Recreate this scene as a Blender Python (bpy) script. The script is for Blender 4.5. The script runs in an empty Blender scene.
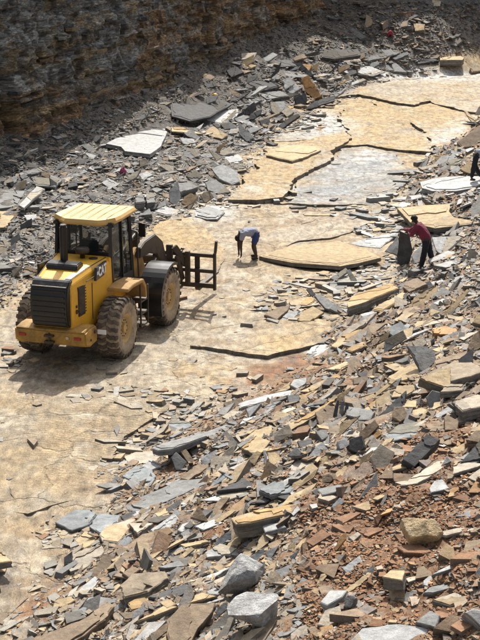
import bpy, bmesh, math, random
import numpy as np
from mathutils import Vector, Matrix, Euler
from mathutils.geometry import delaunay_2d_cdt

# ------------------------------------------------------------------ camera, sky, sun
SC = bpy.context.scene
COL = bpy.data.collections.new('quarry'); SC.collection.children.link(COL)
FPX, PITCH, CZ = 1570.0, math.radians(15.8), 11.5
cam_d = bpy.data.cameras.new('camera'); cam = bpy.data.objects.new('camera', cam_d); COL.objects.link(cam)
cam.location = (0, 0, CZ); cam.rotation_euler = (math.radians(90 - 15.8), 0, 0)
cam_d.sensor_fit = 'HORIZONTAL'; cam_d.sensor_width = 36; cam_d.lens = 36 * FPX / 480
cam_d.clip_start = 0.5; cam_d.clip_end = 2000
SC.camera = cam
SUN_EL, SUN_AZ = math.radians(50), math.radians(84)          # azimuth measured from +x towards +y
wd = bpy.data.worlds.new("World"); SC.world = wd; wd.use_nodes = True
nt = wd.node_tree; bg = nt.nodes['Background']; sk = nt.nodes.new('ShaderNodeTexSky')
sk.sky_type = 'NISHITA'; sk.sun_disc = False; sk.sun_elevation = SUN_EL; sk.sun_rotation = math.pi / 2 - SUN_AZ
hz = nt.nodes.new('ShaderNodeHueSaturation'); hz.inputs['Saturation'].default_value = .4      # thin bright haze
nt.links.new(sk.outputs[0], hz.inputs['Color']); nt.links.new(hz.outputs[0], bg.inputs[0]); bg.inputs[1].default_value = 0.14; sk.dust_density = 4.0; sk.air_density = .8
sd = bpy.data.lights.new('sun', 'SUN'); sun = bpy.data.objects.new('sun', sd); COL.objects.link(sun)
sd.energy = 4.4; sd.angle = math.radians(0.5); sd.color = (1.0, 0.95, 0.88)
sdir = Vector((math.cos(SUN_EL) * math.cos(SUN_AZ), math.cos(SUN_EL) * math.sin(SUN_AZ), math.sin(SUN_EL)))
sun.rotation_euler = sdir.to_track_quat('Z', 'Y').to_euler()
SC.view_settings.view_transform = 'Standard'; SC.view_settings.look = 'None'
SC.view_settings.exposure = 0.38; SC.view_settings.gamma = 1

RNG = np.random.default_rng(7); random.seed(7)

# ------------------------------------------------------------------ noise and terrain
def _hash(ix, iy, s):
    h = (ix.astype(np.int64) * 374761393 + iy.astype(np.int64) * 668265263 + s * 974634777) & 0xFFFFFFFF
    h = ((h ^ (h >> 13)) * 1274126177) & 0xFFFFFFFF
    return ((h ^ (h >> 16)) & 0xFFFF) / 65535.0
def vnoise(x, y, s=0):
    x = np.asarray(x, float); y = np.asarray(y, float)
    ix = np.floor(x); iy = np.floor(y); fx = x - ix; fy = y - iy
    fx = fx * fx * (3 - 2 * fx); fy = fy * fy * (3 - 2 * fy)
    a = _hash(ix, iy, s); b = _hash(ix + 1, iy, s); c = _hash(ix, iy + 1, s); d = _hash(ix + 1, iy + 1, s)
    return (a + (b - a) * fx) * (1 - fy) + (c + (d - c) * fx) * fy
def fbm(x, y, s=0, o=3):
    r = 0; a = 1; t = 0
    for k in range(o):
        r = r + a * vnoise(x * 2 ** k, y * 2 ** k, s + k * 17); t += a; a *= .5
    return r / t
def sstep(a, b, x):
    t = np.clip((x - a) / (b - a), 0, 1); return t * t * (3 - 2 * t)

BANK = np.array([(-60, -3.4), (15, -4.0), (20.5, -3.7), (22.4, -3.4), (24.5, -2.75), (27, -2.35), (30.7, -1.75), (33.3, -.3), (36.2, 1.6), (42.7, 3.7), (50, 5.7), (61, 6.3), (68, 8.6), (80, 12.2), (95, 18), (120, 26)], float)
LEFT = np.array([(10, -13), (30, -9.4), (36, -8), (41, -6.9), (46, -5.3), (49.5, -3.5), (54, -2.2), (58, -.4), (65, .5), (70, 1.3), (81, 4.5), (92, 8.2), (100, 16), (120, 40)], float)
CLIFF = np.array([(-26, 8), (-20, 25), (-14, 45), (-9.4, 60), (-6.8, 67), (-4, 74), (0, 86), (4, 97), (12, 105), (30, 109), (50, 112)], float)
def cliff_dist(x, y):
    best = np.full(np.shape(x), 1e9)
    for (ax, ay), (bx, by) in zip(CLIFF[:-1], CLIFF[1:]):
        dx, dy = bx - ax, by - ay; L = dx * dx + dy * dy
        t = np.clip(((x - ax) * dx + (y - ay) * dy) / L, 0, 1)
        d = np.hypot(x - ax - t * dx, y - ay - t * dy)
        side = (x - ax) * dy - (y - ay) * dx
        best = np.where(d < np.abs(best), np.where(side > 0, d, -d), best)
    return best
def splus(d, w): return w * np.log1p(np.exp(np.clip(d / w, -40, 40)))
def rub_masks(x, y):
    w = 1.1 * (fbm(x * .5, y * .35, 5) - .5)
    db = (x - np.interp(y, BANK[:, 0], BANK[:, 1])) * .9 + w
    dl = (np.interp(y, LEFT[:, 0], LEFT[:, 1]) - x) * .9 + w
    return db, dl
def H0(x, y):                                           # large shape only
    db, dl = rub_masks(x, y)
    z = .36 * splus(db - .3, .35) + .75 * (1 - np.exp(-splus(dl - .2, .25) / 2.2))
    dc = cliff_dist(x, y)
    tf = np.interp(x, [-10, -4, 0, 4, 12], [.9, 1.5, 1.9, 2.6, 4.6])
    z = z + tf * np.clip(1.15 - dc / (1.5 * tf), 0, 1.6)
    return z
def terr(x, y):                                         # thin laminae peeled off the bedding plane
    q = fbm(x * .33 + .12 * vnoise(x * 3, y * 3, 15), y * .42, 14, 5) * 15; f = np.floor(q); return .015 * (f + sstep(.82, 1, q - f)) - .11
def H(x, y):
    x = np.asarray(x, float); y = np.asarray(y, float)
    db, dl = rub_masks(x, y)
    rm = np.clip(np.maximum(sstep(-.1, 1.2, db), sstep(-.1, 1.2, dl)), 0, 1)
    z = H0(x, y)
    z = z + rm * (.42 * (fbm(x * .45, y * .35, 1) - .5) + .34 * (fbm(x * 1.5, y * 1.1, 2) - .5))
    z = z + sstep(.3, 1.5, db) * sstep(44, 38, y) * .38 * (fbm(x * .9 + y * .35, y * .45, 12) - .5)
    z = z + sstep(2, 6, dl) * .5 * (fbm(x * .22, y * .15, 9) - .3)
    z = z + (1 - rm) * terr(x, y) + (1 - rm) * (.05 * (fbm(x * .6, y * .4, 3) - .5) + .02 * (fbm(x * 3, y * 2.5, 4) - .5))
    for o_ in (-.16, .16):                                # wheel ruts near the floor's edge
        t = np.clip((y - 26.5) / (29.8 - 26.5), 0, 1); xr = -3.62 - 1.0 * t + .12 * np.sin(t * 3) + o_
        z = z - .07 * np.exp(-((x - xr) / .06) ** 2) * sstep(26.2, 26.8, y) * sstep(30.6, 29.6, y)
    return z
CT, ST = math.cos(PITCH), math.sin(PITCH)
def rays(px, py):
    X = (np.asarray(px, float) - 240) / FPX; Y = -(np.asarray(py, float) - 320) / FPX
    return np.stack([X, CT + Y * ST, -ST + Y * CT], -1)
_gx, _gy = np.arange(-32, 34, .15), np.arange(6, 124, .15)
_HG = H(*np.meshgrid(_gx, _gy))
def Hq(x, y):
    u = np.clip((x - _gx[0]) / .15, 0, len(_gx) - 1.001); v = np.clip((y - _gy[0]) / .15, 0, len(_gy) - 1.001)
    i = u.astype(int); j = v.astype(int); u = u - i; v = v - j
    return (_HG[j, i] * (1 - u) + _HG[j, i + 1] * u) * (1 - v) + (_HG[j + 1, i] * (1 - u) + _HG[j + 1, i + 1] * u) * v
def ground(px, py):                                     # where a line of sight first meets the ground
    r = rays(px, py); n = len(r); s = np.full(n, 14.0); lo = s.copy(); done = np.zeros(n, bool)
    for k in range(520):
        act = ~done; st = .12 * 1.004 ** k
        if not act.any(): break
        s[act] += st; below = act & (CZ + r[:, 2] * s <= Hq(r[:, 0] * s, r[:, 1] * s)); done |= below; lo[act & ~below] = s[act & ~below]
    hi = s.copy()
    for _ in range(7):
        m = (lo + hi) / 2; b = CZ + r[:, 2] * m <= Hq(r[:, 0] * m, r[:, 1] * m); hi = np.where(b, m, hi); lo = np.where(b, lo, m)
    p = r * hi[:, None]; p[:, 2] += CZ; return p
_tx, _ty = np.arange(-36, 520, 4.), np.arange(-8, 676, 4.)
_TX, _TY = np.meshgrid(_tx, _ty); _TP = ground(_TX.ravel(), _TY.ravel()); _TS = (_TP[:, 1] / rays(_TX.ravel(), _TY.ravel())[:, 1]).reshape(_TX.shape)
def ground_fast(px, py):
    u = np.clip((px + 36) / 4, 0, len(_tx) - 1.001); v = np.clip((py + 8) / 4, 0, len(_ty) - 1.001); i = u.astype(int); j = v.astype(int); u = u - i; v = v - j
    sq = (_TS[j, i] * (1 - u) + _TS[j, i + 1] * u) * (1 - v) + (_TS[j + 1, i] * (1 - u) + _TS[j + 1, i + 1] * u) * v
    p = rays(px, py) * sq[:, None]; p[:, 2] = Hq(p[:, 0], p[:, 1]); return p
def G(px, py):
    p = ground(np.array([px]), np.array([py]))[0]; return Vector(p)
def to_px(x, y, z):
    z = z - CZ; d = y * CT - z * ST; u = y * ST + z * CT
    return 240 + FPX * x / d, 320 - FPX * u / d

# ------------------------------------------------------------------ materials
def new_mat(name):
    m = bpy.data.materials.new(name); m.use_nodes = True
    return m, m.node_tree, m.node_tree.nodes['Principled BSDF']
def nd(t, typ, **k):
    n = t.nodes.new(typ)
    for a, b in k.items():
        if a in n.inputs.keys(): n.inputs[a].default_value = b
        else: setattr(n, a, b)
    return n
def rock_mat(name, attr=True, base=(.3, .3, .3), bumps=((9, .03), (45, .012)), var=.5, stain=.5, stretch=(1, 1, 1), rough=.85, speck=.35, peel_thr=.56):
    m, t, b = new_mat(name); L = t.links.new
    geo = nd(t, 'ShaderNodeNewGeometry'); mp = nd(t, 'ShaderNodeMapping'); mp.inputs['Scale'].default_value = stretch
    L(geo.outputs['Position'], mp.inputs['Vector'])
    def noise(sc, det=5, rgh=.6):
        n = nd(t, 'ShaderNodeTexNoise', Scale=sc, Detail=det, Roughness=rgh); L(mp.outputs[0], n.inputs['Vector']); return n
    if attr:
        at = nd(t, 'ShaderNodeAttribute'); at.attribute_name = 'Col'; src = at.outputs['Color']
    else:
        rg = nd(t, 'ShaderNodeRGB'); rg.outputs[0].default_value = (*base, 1); src = rg.outputs[0]
    # weathered patches where the grey stone shows through the stain
    n1 = noise(1.7, 6, .7); r1 = nd(t, 'ShaderNodeMapRange'); r1.inputs['From Min'].default_value = peel_thr; r1.inputs['From Max'].default_value = peel_thr + .12
    r1.inputs['To Max'].default_value = stain; L(n1.outputs[0], r1.inputs['Value'])
    mx = nd(t, 'ShaderNodeMix', data_type='RGBA'); hs = nd(t, 'ShaderNodeHueSaturation', Saturation=.35, Value=.72)
    L(src, hs.inputs['Color']); L(r1.outputs[0], mx.inputs['Factor']); L(src, mx.inputs[6]); L(hs.outputs[0], mx.inputs[7])
    # mottling
    n2 = noise(5.5, 8, .72); r2 = nd(t, 'ShaderNodeMapRange'); r2.inputs['From Min'].default_value = .3; r2.inputs['From Max'].default_value = .7
    r2.inputs['To Min'].default_value = 1 - var * .55; r2.inputs['To Max'].default_value = 1 + var * .45; L(n2.outputs[0], r2.inputs['Value'])
    n3 = noise(60, 3, .6); r3 = nd(t, 'ShaderNodeMapRange'); r3.inputs['From Min'].default_value = .35; r3.inputs['From Max'].default_value = .65
    r3.inputs['To Min'].default_value = 1 - speck; r3.inputs['To Max'].default_value = 1 + speck; L(n3.outputs[0], r3.inputs['Value'])
    mu = nd(t, 'ShaderNodeMath', operation='MULTIPLY'); L(r2.outputs[0], mu.inputs[0]); L(r3.outputs[0], mu.inputs[1])
    vm = nd(t, 'ShaderNodeVectorMath', operation='SCALE'); L(mx.outputs[2], vm.inputs[0]); L(mu.outputs[0], vm.inputs['Scale'])
    L(vm.outputs[0], b.inputs['Base Color'])
    prev = None
    for sc, dist in bumps:
        n = noise(sc, 6, .65); bp = nd(t, 'ShaderNodeBump', Distance=dist, Strength=1.0); L(n.outputs[0], bp.inputs['Height'])
        if prev: L(prev.outputs[0], bp.inputs['Normal'])
        prev = bp
    if prev: L(prev.outputs[0], b.inputs['Normal'])
    b.inputs['Roughness'].default_value = rough; b.inputs['Specular IOR Level'].default_value = .3
    return m, t, b, mp, prev
M_ROCK = rock_mat('slate', bumps=((3, .03), (16, .010)), var=.75, speck=.12)[0]
M_CHIP = rock_mat('slate_chips', bumps=((30, .01),), speck=.2)[0]
def cliff_material():
    m, t, b, mp, prev = rock_mat('cliff_rock', stretch=(1, 1, 5.5), bumps=((1.4, .10), (6, .10), (20, .04)), var=1.6, stain=.5, speck=.5)
    L = t.links.new; nz = nd(t, 'ShaderNodeTexNoise', Scale=2.5, Detail=4); L(mp.outputs[0], nz.inputs['Vector'])
    ad = nd(t, 'ShaderNodeVectorMath', operation='MULTIPLY_ADD'); L(nz.outputs['Color'], ad.inputs[0]); ad.inputs[1].default_value = (.25, .25, .25); L(mp.outputs[0], ad.inputs[2])
    src = b.inputs['Base Color'].links[0].from_socket; col = src
    for sc, lo, hi, dist in ((1.6, .72, 1.3, .14), (5.0, .6, 1.45, .07)):
        vo = nd(t, 'ShaderNodeTexVoronoi', Scale=sc); L(ad.outputs[0], vo.inputs['Vector']); sp = nd(t, 'ShaderNodeSeparateColor'); L(vo.outputs['Color'], sp.inputs[0])
        r = nd(t, 'ShaderNodeMapRange'); r.inputs['To Min'].default_value = lo; r.inputs['To Max'].default_value = hi; L(sp.outputs[0], r.inputs['Value'])
        sc_ = nd(t, 'ShaderNodeVectorMath', operation='SCALE'); L(col, sc_.inputs[0]); L(r.outputs[0], sc_.inputs['Scale']); col = sc_.outputs[0]
        bp = nd(t, 'ShaderNodeBump', Distance=dist, Strength=.9); L(sp.outputs[1], bp.inputs['Height']); L(prev.outputs[0], bp.inputs['Normal']); prev = bp
    L(col, b.inputs['Base Color']); L(prev.outputs[0], b.inputs['Normal']); return m
M_CLIFF = cliff_material()
M_BOULDER = rock_mat('boulder_stone', bumps=((1.8, .16), (6, .07), (26, .02)), var=1.0, speck=.2, stain=.6)[0]
def floor_material():
    m, t, b, mp, prev = rock_mat('quarry_bed', stretch=(1, .42, 1), bumps=((2.6, .05), (11, .028), (45, .010)), var=1.05, stain=.5, speck=.26, peel_thr=.55)
    L = t.links.new
    # ripple marks on the near bedding plane
    at = nd(t, 'ShaderNodeAttribute'); at.attribute_name = 'ripple'
    wv = nd(t, 'ShaderNodeTexWave', Scale=2.3, Distortion=11, Detail=3.0); wv.inputs['Detail Scale'].default_value = 1.3; wv.bands_direction = 'Y'
    geo = nd(t, 'ShaderNodeNewGeometry'); mp2 = nd(t, 'ShaderNodeMapping'); mp2.inputs['Rotation'].default_value = (0, 0, .35); mp2.inputs['Scale'].default_value = (.8, 1, 1)
    L(geo.outputs['Position'], mp2.inputs['Vector']); L(mp2.outputs[0], wv.inputs['Vector'])
    mu = nd(t, 'ShaderNodeMath', operation='MULTIPLY'); L(wv.outputs['Fac'], mu.inputs[0]); L(at.outputs['Fac'], mu.inputs[1])
    bp = nd(t, 'ShaderNodeBump', Distance=.009, Strength=1); L(mu.outputs[0], bp.inputs['Height']); L(prev.outputs[0], bp.inputs['Normal'])
    # hairline joints in the bedrock
    vo = nd(t, 'ShaderNodeTexVoronoi', feature='DISTANCE_TO_EDGE', Scale=.42); nz = nd(t, 'ShaderNodeTexNoise', Scale=1.1, Detail=5)
    L(geo.outputs['Position'], nz.inputs['Vector']); ad = nd(t, 'ShaderNodeVectorMath', operation='MULTIPLY_ADD')
    L(nz.outputs['Color'], ad.inputs[0]); ad.inputs[1].default_value = (1.3, 1.3, 0); L(geo.outputs['Position'], ad.inputs[2]); L(ad.outputs[0], vo.inputs['Vector'])
    rr = nd(t, 'ShaderNodeMapRange'); rr.inputs['From Min'].default_value = 0; rr.inputs['From Max'].default_value = .022
    L(vo.outputs['Distance'], rr.inputs['Value'])
    b2 = nd(t, 'ShaderNodeBump', Distance=.05, Strength=.7); L(rr.outputs[0], b2.inputs['Height']); L(bp.outputs[0], b2.inputs['Normal'])
    L(b2.outputs[0], b.inputs['Normal'])
    return m
M_FLOOR = floor_material()
def plain(name, col, rough=.5, metal=0, dirt=0, dirtcol=(.32, .24, .15), spec=.5, bump=0):
    m, t, b = new_mat(name); L = t.links.new
    b.inputs['Base Color'].default_value = (*col, 1); b.inputs['Roughness'].default_value = rough
    b.inputs['Metallic'].default_value = metal; b.inputs['Specular IOR Level'].default_value = spec
    tc = nd(t, 'ShaderNodeTexCoord')
    if dirt:
        n = nd(t, 'ShaderNodeTexNoise', Scale=3.5, Detail=8, Roughness=.7); L(tc.outputs['Object'], n.inputs['Vector'])
        r = nd(t, 'ShaderNodeMapRange'); r.inputs['From Min'].default_value = .62 - dirt * .3; r.inputs['From Max'].default_value = .75 - dirt * .12
        r.inputs['To Max'].default_value = min(1, .45 + dirt * .5); L(n.outputs[0], r.inputs['Value'])
        mx = nd(t, 'ShaderNodeMix', data_type='RGBA'); mx.inputs[6].default_value = (*col, 1); mx.inputs[7].default_value = (*dirtcol, 1)
        L(r.outputs[0], mx.inputs['Factor']); L(mx.outputs[2], b.inputs['Base Color'])
        r2 = nd(t, 'ShaderNodeMapRange'); r2.inputs['To Min'].default_value = rough; r2.inputs['To Max'].default_value = .9
        L(r.outputs[0], r2.inputs['Value']); L(r2.outputs[0], b.inputs['Roughness'])
    if bump:
        n = nd(t, 'ShaderNodeTexNoise', Scale=22, Detail=4); L(tc.outputs['Object'], n.inputs['Vector'])
        bp = nd(t, 'ShaderNodeBump', Distance=bump); L(n.outputs[0], bp.inputs['Height']); L(bp.outputs[0], b.inputs['Normal'])
    return m

# ------------------------------------------------------------------ object helpers
def link(name, me, parent=None, mat=None):
    o = bpy.data.objects.new(name, me); COL.objects.link(o)
    if mat is not None and me is not None and not me.materials: me.materials.append(mat)
    if parent is not None: o.parent = parent
    return o
def tag(o, label=None, cat=None, group=None, kind=None):
    if label: o['label'] = label
    if cat: o['category'] = cat
    if group: o['group'] = group
    if kind: o['kind'] = kind
    return o
def bm_obj(name, bm, mat, parent=None, smooth=False):
    me = bpy.data.meshes.new(name); bmesh.ops.recalc_face_normals(bm, faces=bm.faces); bm.to_mesh(me); bm.free()
    if smooth: me.polygons.foreach_set('use_smooth', [True] * len(me.polygons))
    return link(name, me, parent, mat)
def raw_mesh(name, V, loops, totals, corner_col=None, point_col=None, extra=None):
    me = bpy.data.meshes.new(name); me.vertices.add(len(V)); me.vertices.foreach_set('co', np.asarray(V, np.float32).ravel())
    me.loops.add(len(loops)); me.loops.foreach_set('vertex_index', np.asarray(loops, np.int32))
    totals = np.asarray(totals, np.int32); starts = np.concatenate([[0], np.cumsum(totals)[:-1]]).astype(np.int32)
    me.polygons.add(len(totals)); me.polygons.foreach_set('loop_start', starts); me.polygons.foreach_set('loop_total', totals)
    me.update(calc_edges=True)
    def put(nm, dom, c):
        a = me.color_attributes.new(nm, 'FLOAT_COLOR', dom); c = np.asarray(c, np.float32)
        a.data.foreach_set('color', np.concatenate([c, np.ones((len(c), 1), np.float32)], 1).ravel())
    if corner_col is not None: put('Col', 'CORNER', corner_col)
    if point_col is not None: put('Col', 'POINT', point_col)
    if extra is not None:
        a = me.attributes.new('ripple', 'FLOAT', 'POINT'); a.data.foreach_set('value', np.asarray(extra, np.float32))
    me.validate(); me.polygons.foreach_set('use_smooth', np.zeros(len(me.polygons), bool))
    return me

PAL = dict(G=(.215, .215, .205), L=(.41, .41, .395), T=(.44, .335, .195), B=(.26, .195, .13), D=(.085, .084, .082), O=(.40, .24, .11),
           U=(.235, .25, .25), P=(.41, .355, .275), R=(.245, .135, .075), M=(.29, .235, .165))
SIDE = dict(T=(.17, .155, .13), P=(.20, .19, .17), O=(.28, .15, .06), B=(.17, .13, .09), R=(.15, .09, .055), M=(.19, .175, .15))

# ------------------------------------------------------------------ colour of the ground, by place
def blob(px, py, cx, cy, rx, ry, ang=0, soft=.5):
    a = math.radians(ang); dx = px - cx; dy = py - cy
    u = (dx * math.cos(a) + dy * math.sin(a)) / rx; v = (-dx * math.sin(a) + dy * math.cos(a)) / ry
    return 1 - sstep(1 - soft, 1 + soft, np.hypot(u, v))
DIRT = ((283, 375, 50, 19, -15), (158, 473, 26, 8, -10), (42, 605, 34, 18, -40), (232, 408, 40, 6, -25), (210, 535, 22, 8, -20))
def ground_color(x, y, z):
    px, py = to_px(x, y, z)
    w = fbm(x * 1.1, y * .7, 21) - .5; w2 = fbm(x * .5, y * .3, 22) - .5
    px = px + 22 * w + 16 * w2; py = py + 7 * w
    n = np.shape(x)[0]; c = np.tile(np.array((.35, .27, .165)), (n, 1))
    def mix(m, col, k=1.0):
        nonlocal c
        m = (m * k)[:, None]; c = c * (1 - m) + np.array(col) * m
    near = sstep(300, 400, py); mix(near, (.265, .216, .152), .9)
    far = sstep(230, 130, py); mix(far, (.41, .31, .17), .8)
    mix(sstep(.52, .7, fbm(x * .35, y * .22, 31)), (.36, .31, .235), .75)
    mix(sstep(.5, .72, fbm(x * .8, y * .5, 33)), (.43, .31, .155), .55)
    grey = (.40, .41, .41); white = (.62, .62, .60)
    for b in ((355, 172, 42, 20, -10), (330, 195, 40, 8, 0), (300, 150, 20, 5, 0)): mix(blob(px, py, *b), grey, .85)
    for b in ((312, 124, 40, 13, 5), (455, 133, 28, 13, -25), (440, 76, 60, 6, 0), (400, 72, 45, 6, 0), (215, 214, 26, 9, 0), (375, 160, 20, 8, 0), (270, 190, 25, 7, 0)): mix(blob(px, py, *b), white, .8)
    for b in ((225, 292, 45, 10, -15), (230, 232, 40, 18, 0), (330, 218, 60, 14, 0), (60, 385, 60, 14, 0), (210, 265, 40, 14, 0)): mix(blob(px, py, *b), (.35, .29, .215), .75)
    for b in ((290, 378, 48, 20, -20), (160, 474, 30, 9, 0), (45, 605, 36, 22, -35), (225, 415, 50, 8, -25), (130, 500, 20, 9, 0)): mix(blob(px, py, *b), (.25, .145, .08), .9)
    for b in ((95, 445, 60, 45, 0), (60, 480, 40, 16, 0), (230, 380, 40, 14, 0)): mix(blob(px, py, *b), (.36, .27, .16), .5)
    for b in ((70, 530, 50, 20, 0), (10, 500, 14, 40, 0), (80, 570, 30, 20, 0)): mix(blob(px, py, *b), (.36, .28, .18), .7)
    db, dl = rub_masks(x, y)
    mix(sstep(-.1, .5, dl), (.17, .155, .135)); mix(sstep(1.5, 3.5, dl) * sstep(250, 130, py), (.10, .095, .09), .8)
    bk = sstep(-.1, .6, db)
    mix(bk, (.225, .14, .08))
    mix(bk * blob(px, py, 400, 545, 130, 85, -20), (.20, .112, .06), .95)
    mix(bk * sstep(.45, .7, fbm(x * .7, y * .6, 41)), (.22, .195, .165), .55)
    for b in DIRT: mix(blob(px, py, *b), (.225, .118, .058), .95)
    fl = (1 - bk) * (1 - sstep(-.1, .5, dl))
    mix(fl * sstep(.56, .66, fbm(x * 1.6, y * 1.9, 45, 4)), (.25, .175, .10), .6)
    mix(fl * sstep(.55, .64, fbm(x * 2.1 + 5, y * 1.5, 46, 4)), (.47, .42, .33), .5)
    mix(fl * sstep(.60, .68, fbm(x * 5, y * 7, 47, 3)), (.22, .17, .115), .6)
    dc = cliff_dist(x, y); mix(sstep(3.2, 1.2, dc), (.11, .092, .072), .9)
    return np.clip(c * (1 + .35 * (fbm(x * 4, y * 4, 23) - .5))[:, None], .01, .9)

# ------------------------------------------------------------------ ground sheet
def axis(parts):
    out = []
    for a, b, st in parts: out.extend(np.arange(a, b, st))
    return np.array(out + [parts[-1][1]])
def build_ground():
    xs = axis([(-150, -30, 12), (-30, -14, 1), (-14, 16, .085), (16, 40, 1), (40, 150, 12)])
    ys = axis([(-60, 10, 5), (10, 18, .5), (18, 62, .11), (62, 110, .2), (110, 170, 10)])
    X, Y = np.meshgrid(xs, ys); x, y = X.ravel(), Y.ravel(); z = H(x, y)
    dc = cliff_dist(x, y); z = np.where(dc < -1.2, np.minimum(z, 1.5), z)
    rough = np.maximum(*[sstep(-.1, .8, d) for d in rub_masks(x, y)]); z = z + rough * .09 * (vnoise(x * 6, y * 6, 51) - .5)
    nx, ny = len(xs), len(ys); i = np.arange((nx - 1) * (ny - 1)); r, c = i // (nx - 1), i % (nx - 1); a = r * nx + c
    F = np.stack([a, a + 1, a + nx + 1, a + nx], 1)
    px, py = to_px(x, y, z)
    rip = np.maximum.reduce([blob(px, py, 110, 440, 80, 50), blob(px, py, 70, 400, 60, 25), blob(px, py, 200, 385, 60, 18)]) * (1 - rough)
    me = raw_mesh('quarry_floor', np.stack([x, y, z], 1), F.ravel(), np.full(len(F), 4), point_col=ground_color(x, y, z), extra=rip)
    me.polygons.foreach_set('use_smooth', np.ones(len(me.polygons), bool))
    o = link('quarry_floor', me, None, M_FLOOR); tag(o, kind='structure')
    return o
FLOOR = build_ground()

# ------------------------------------------------------------------ polygons
def noisy_poly(pts, step, amp, seed):
    out = []; rg = np.random.default_rng(seed)
    n = len(pts)
    for i in range(n):
        a, b = np.array(pts[i], float), np.array(pts[(i + 1) % n], float); L = np.linalg.norm(b - a)
        k = max(1, int(L / step)); d = (b - a) / max(L, 1e-6); nn = np.array([-d[1], d[0]])
        for j in range(k):
            t = j / k; off = 0 if j == 0 else rg.normal() * amp
            out.append(tuple(a + (b - a) * t + nn * off + d * (0 if j == 0 else rg.uniform(-.25, .25) * L / k)))
    return out
def ensure_ccw(p):
    A = sum(p[i][0] * p[(i + 1) % len(p)][1] - p[(i + 1) % len(p)][0] * p[i][1] for i in range(len(p)))
    return p if A > 0 else p[::-1]
def plane_hit(pxy, P0, n):
    r = rays(np.array([p[0] for p in pxy]), np.array([p[1] for p in pxy])); o = np.array([0, 0, CZ])
    s = ((np.array(P0) - o) @ np.array(n)) / (r @ np.array(n)); return o + r * s[:, None]

# plates of the bedrock floor, each one proud of its neighbours
PLATES = [
 (0.05, 'T', '17,512 28,513 65,501 95,494 114,487 122,470 112,455 124,436 150,420 176,405 160,395 120,386 95,388 62,392 34,402 12,424 -8,440 -8,470 8,484'),
 (0.07, 'M', '-6,518 6,518 15,537 30,560 31,585 28,597 9,615 -6,623'),
 (0.20, 'T', '228,199 256,199.5 282,197 290,190 294,178 305,172 320,165 334,157 337,147 352,138 345,130 300,141 262,158 250,172 240,186'),
 (0.06, 'U', '286,203 330,204.5 362,204 378,207 396,192 404,170 396,153 367,146.5 341,149 336,158 322,167 307,174 297,180 294,191'),
 (0.10, 'T', '339,146 367,144.5 400,150 436,152 428,140 410,124 384,108 360,97 346,105 338,118 350,130'),
 (0.10, 'T', '440,152 452,143 480,137 500,130 500,118 470,115 452,110 431,103 415,107 400,112 372,100 390,112 414,124 432,139'),
 (0.14, 'P', '415,105 430,100.5 452,107 470,112 500,114 500,74 440,78 395,80 350,90 335,98 358,94 385,100'),
 (0.06, 'T', '138,242 158,222 190,216 197,223 214,238 227,251 216,272 190,284 165,280 140,262'),
 (0.04, 'T', '190,345 232,343 292,324 345,317 372,316 374,321 330,336 268,356 226,349'),
 (0.03, 'P', '232,246 262,236 310,222 352,212 372,211 380,220 350,232 300,240 262,250 240,256'),
 (0.04, 'L', '268,124 282,116 298,108 314,114 332,121 348,126 344,133 318,138 276,141 262,136'),
]
for k, (h, c, s) in enumerate(PLATES):
    pp = [tuple(map(float, q.split(','))) for q in s.split()]
    cx, cy = sum(p[0] for p in pp) / len(pp), sum(p[1] for p in pp) / len(pp)
    W = plane_hit(pp, (0, 0, h), (0, 0, 1)); poly = ensure_ccw([(w[0], w[1]) for w in W])
    poly = noisy_poly(noisy_poly(poly, .9, .13, k), .22, .035, k)
    x0, x1 = min(p[0] for p in poly), max(p[0] for p in poly); y0, y1 = min(p[1] for p in poly), max(p[1] for p in poly)
    st = .15; gx, gy = np.meshgrid(np.arange(x0, x1, st), np.arange(y0, y1, st)); gx = gx.ravel() + RNG.uniform(-.04, .04, gx.size); gy = gy.ravel() + RNG.uniform(-.04, .04, gy.size)
    vs = [Vector(p) for p in poly] + [Vector((a, b)) for a, b in zip(gx, gy)]; n = len(poly)
    V2, E2, F2, *_ = delaunay_2d_cdt(vs, [(i, (i + 1) % n) for i in range(n)], [list(range(n))], 1, 1e-5)
    x = np.array([v[0] for v in V2]); y = np.array([v[1] for v in V2]); z = h + .3 * (terr(x + 7, y + 3)) + .012 * (fbm(x * 3, y * 3, 61) - .5)
    nb = len(V2); V = [(a, b, d) for a, b, d in zip(x, y, z)]
    # outline ring drops down in two uneven steps
    e = {}; 
    for f in F2:
        for i in range(len(f)):
            a, b = f[i], f[(i + 1) % len(f)]
            if (b, a) in e: del e[(b, a)]
            else: e[(a, b)] = 1
    bverts = sorted({v for ab in e for v in ab}); low = {}
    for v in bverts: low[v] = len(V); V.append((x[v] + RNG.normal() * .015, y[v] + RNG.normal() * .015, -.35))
    loops = [i for f in F2 for i in f]; tot = [len(f) for f in F2]
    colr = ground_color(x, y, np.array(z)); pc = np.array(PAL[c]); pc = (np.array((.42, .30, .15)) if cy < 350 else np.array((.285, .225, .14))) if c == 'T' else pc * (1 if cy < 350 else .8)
    kk = np.clip(.42 + 1.4 * (fbm(x * .9, y * .7, 71) - .5), 0, 1)[:, None]; colr = colr * (1 - kk) + pc * kk
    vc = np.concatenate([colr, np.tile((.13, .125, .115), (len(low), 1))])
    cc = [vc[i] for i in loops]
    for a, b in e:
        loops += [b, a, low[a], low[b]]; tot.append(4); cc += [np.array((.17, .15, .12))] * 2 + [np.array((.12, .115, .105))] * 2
    px, py = to_px(x, y, z); rp = np.concatenate([blob(px, py, 110, 440, 90, 60), np.zeros(len(low))]) if k == 0 else np.zeros(len(V))
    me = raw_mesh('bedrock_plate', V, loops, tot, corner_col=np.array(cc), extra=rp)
    link('bedrock_plate', me, FLOOR, M_FLOOR)

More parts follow.
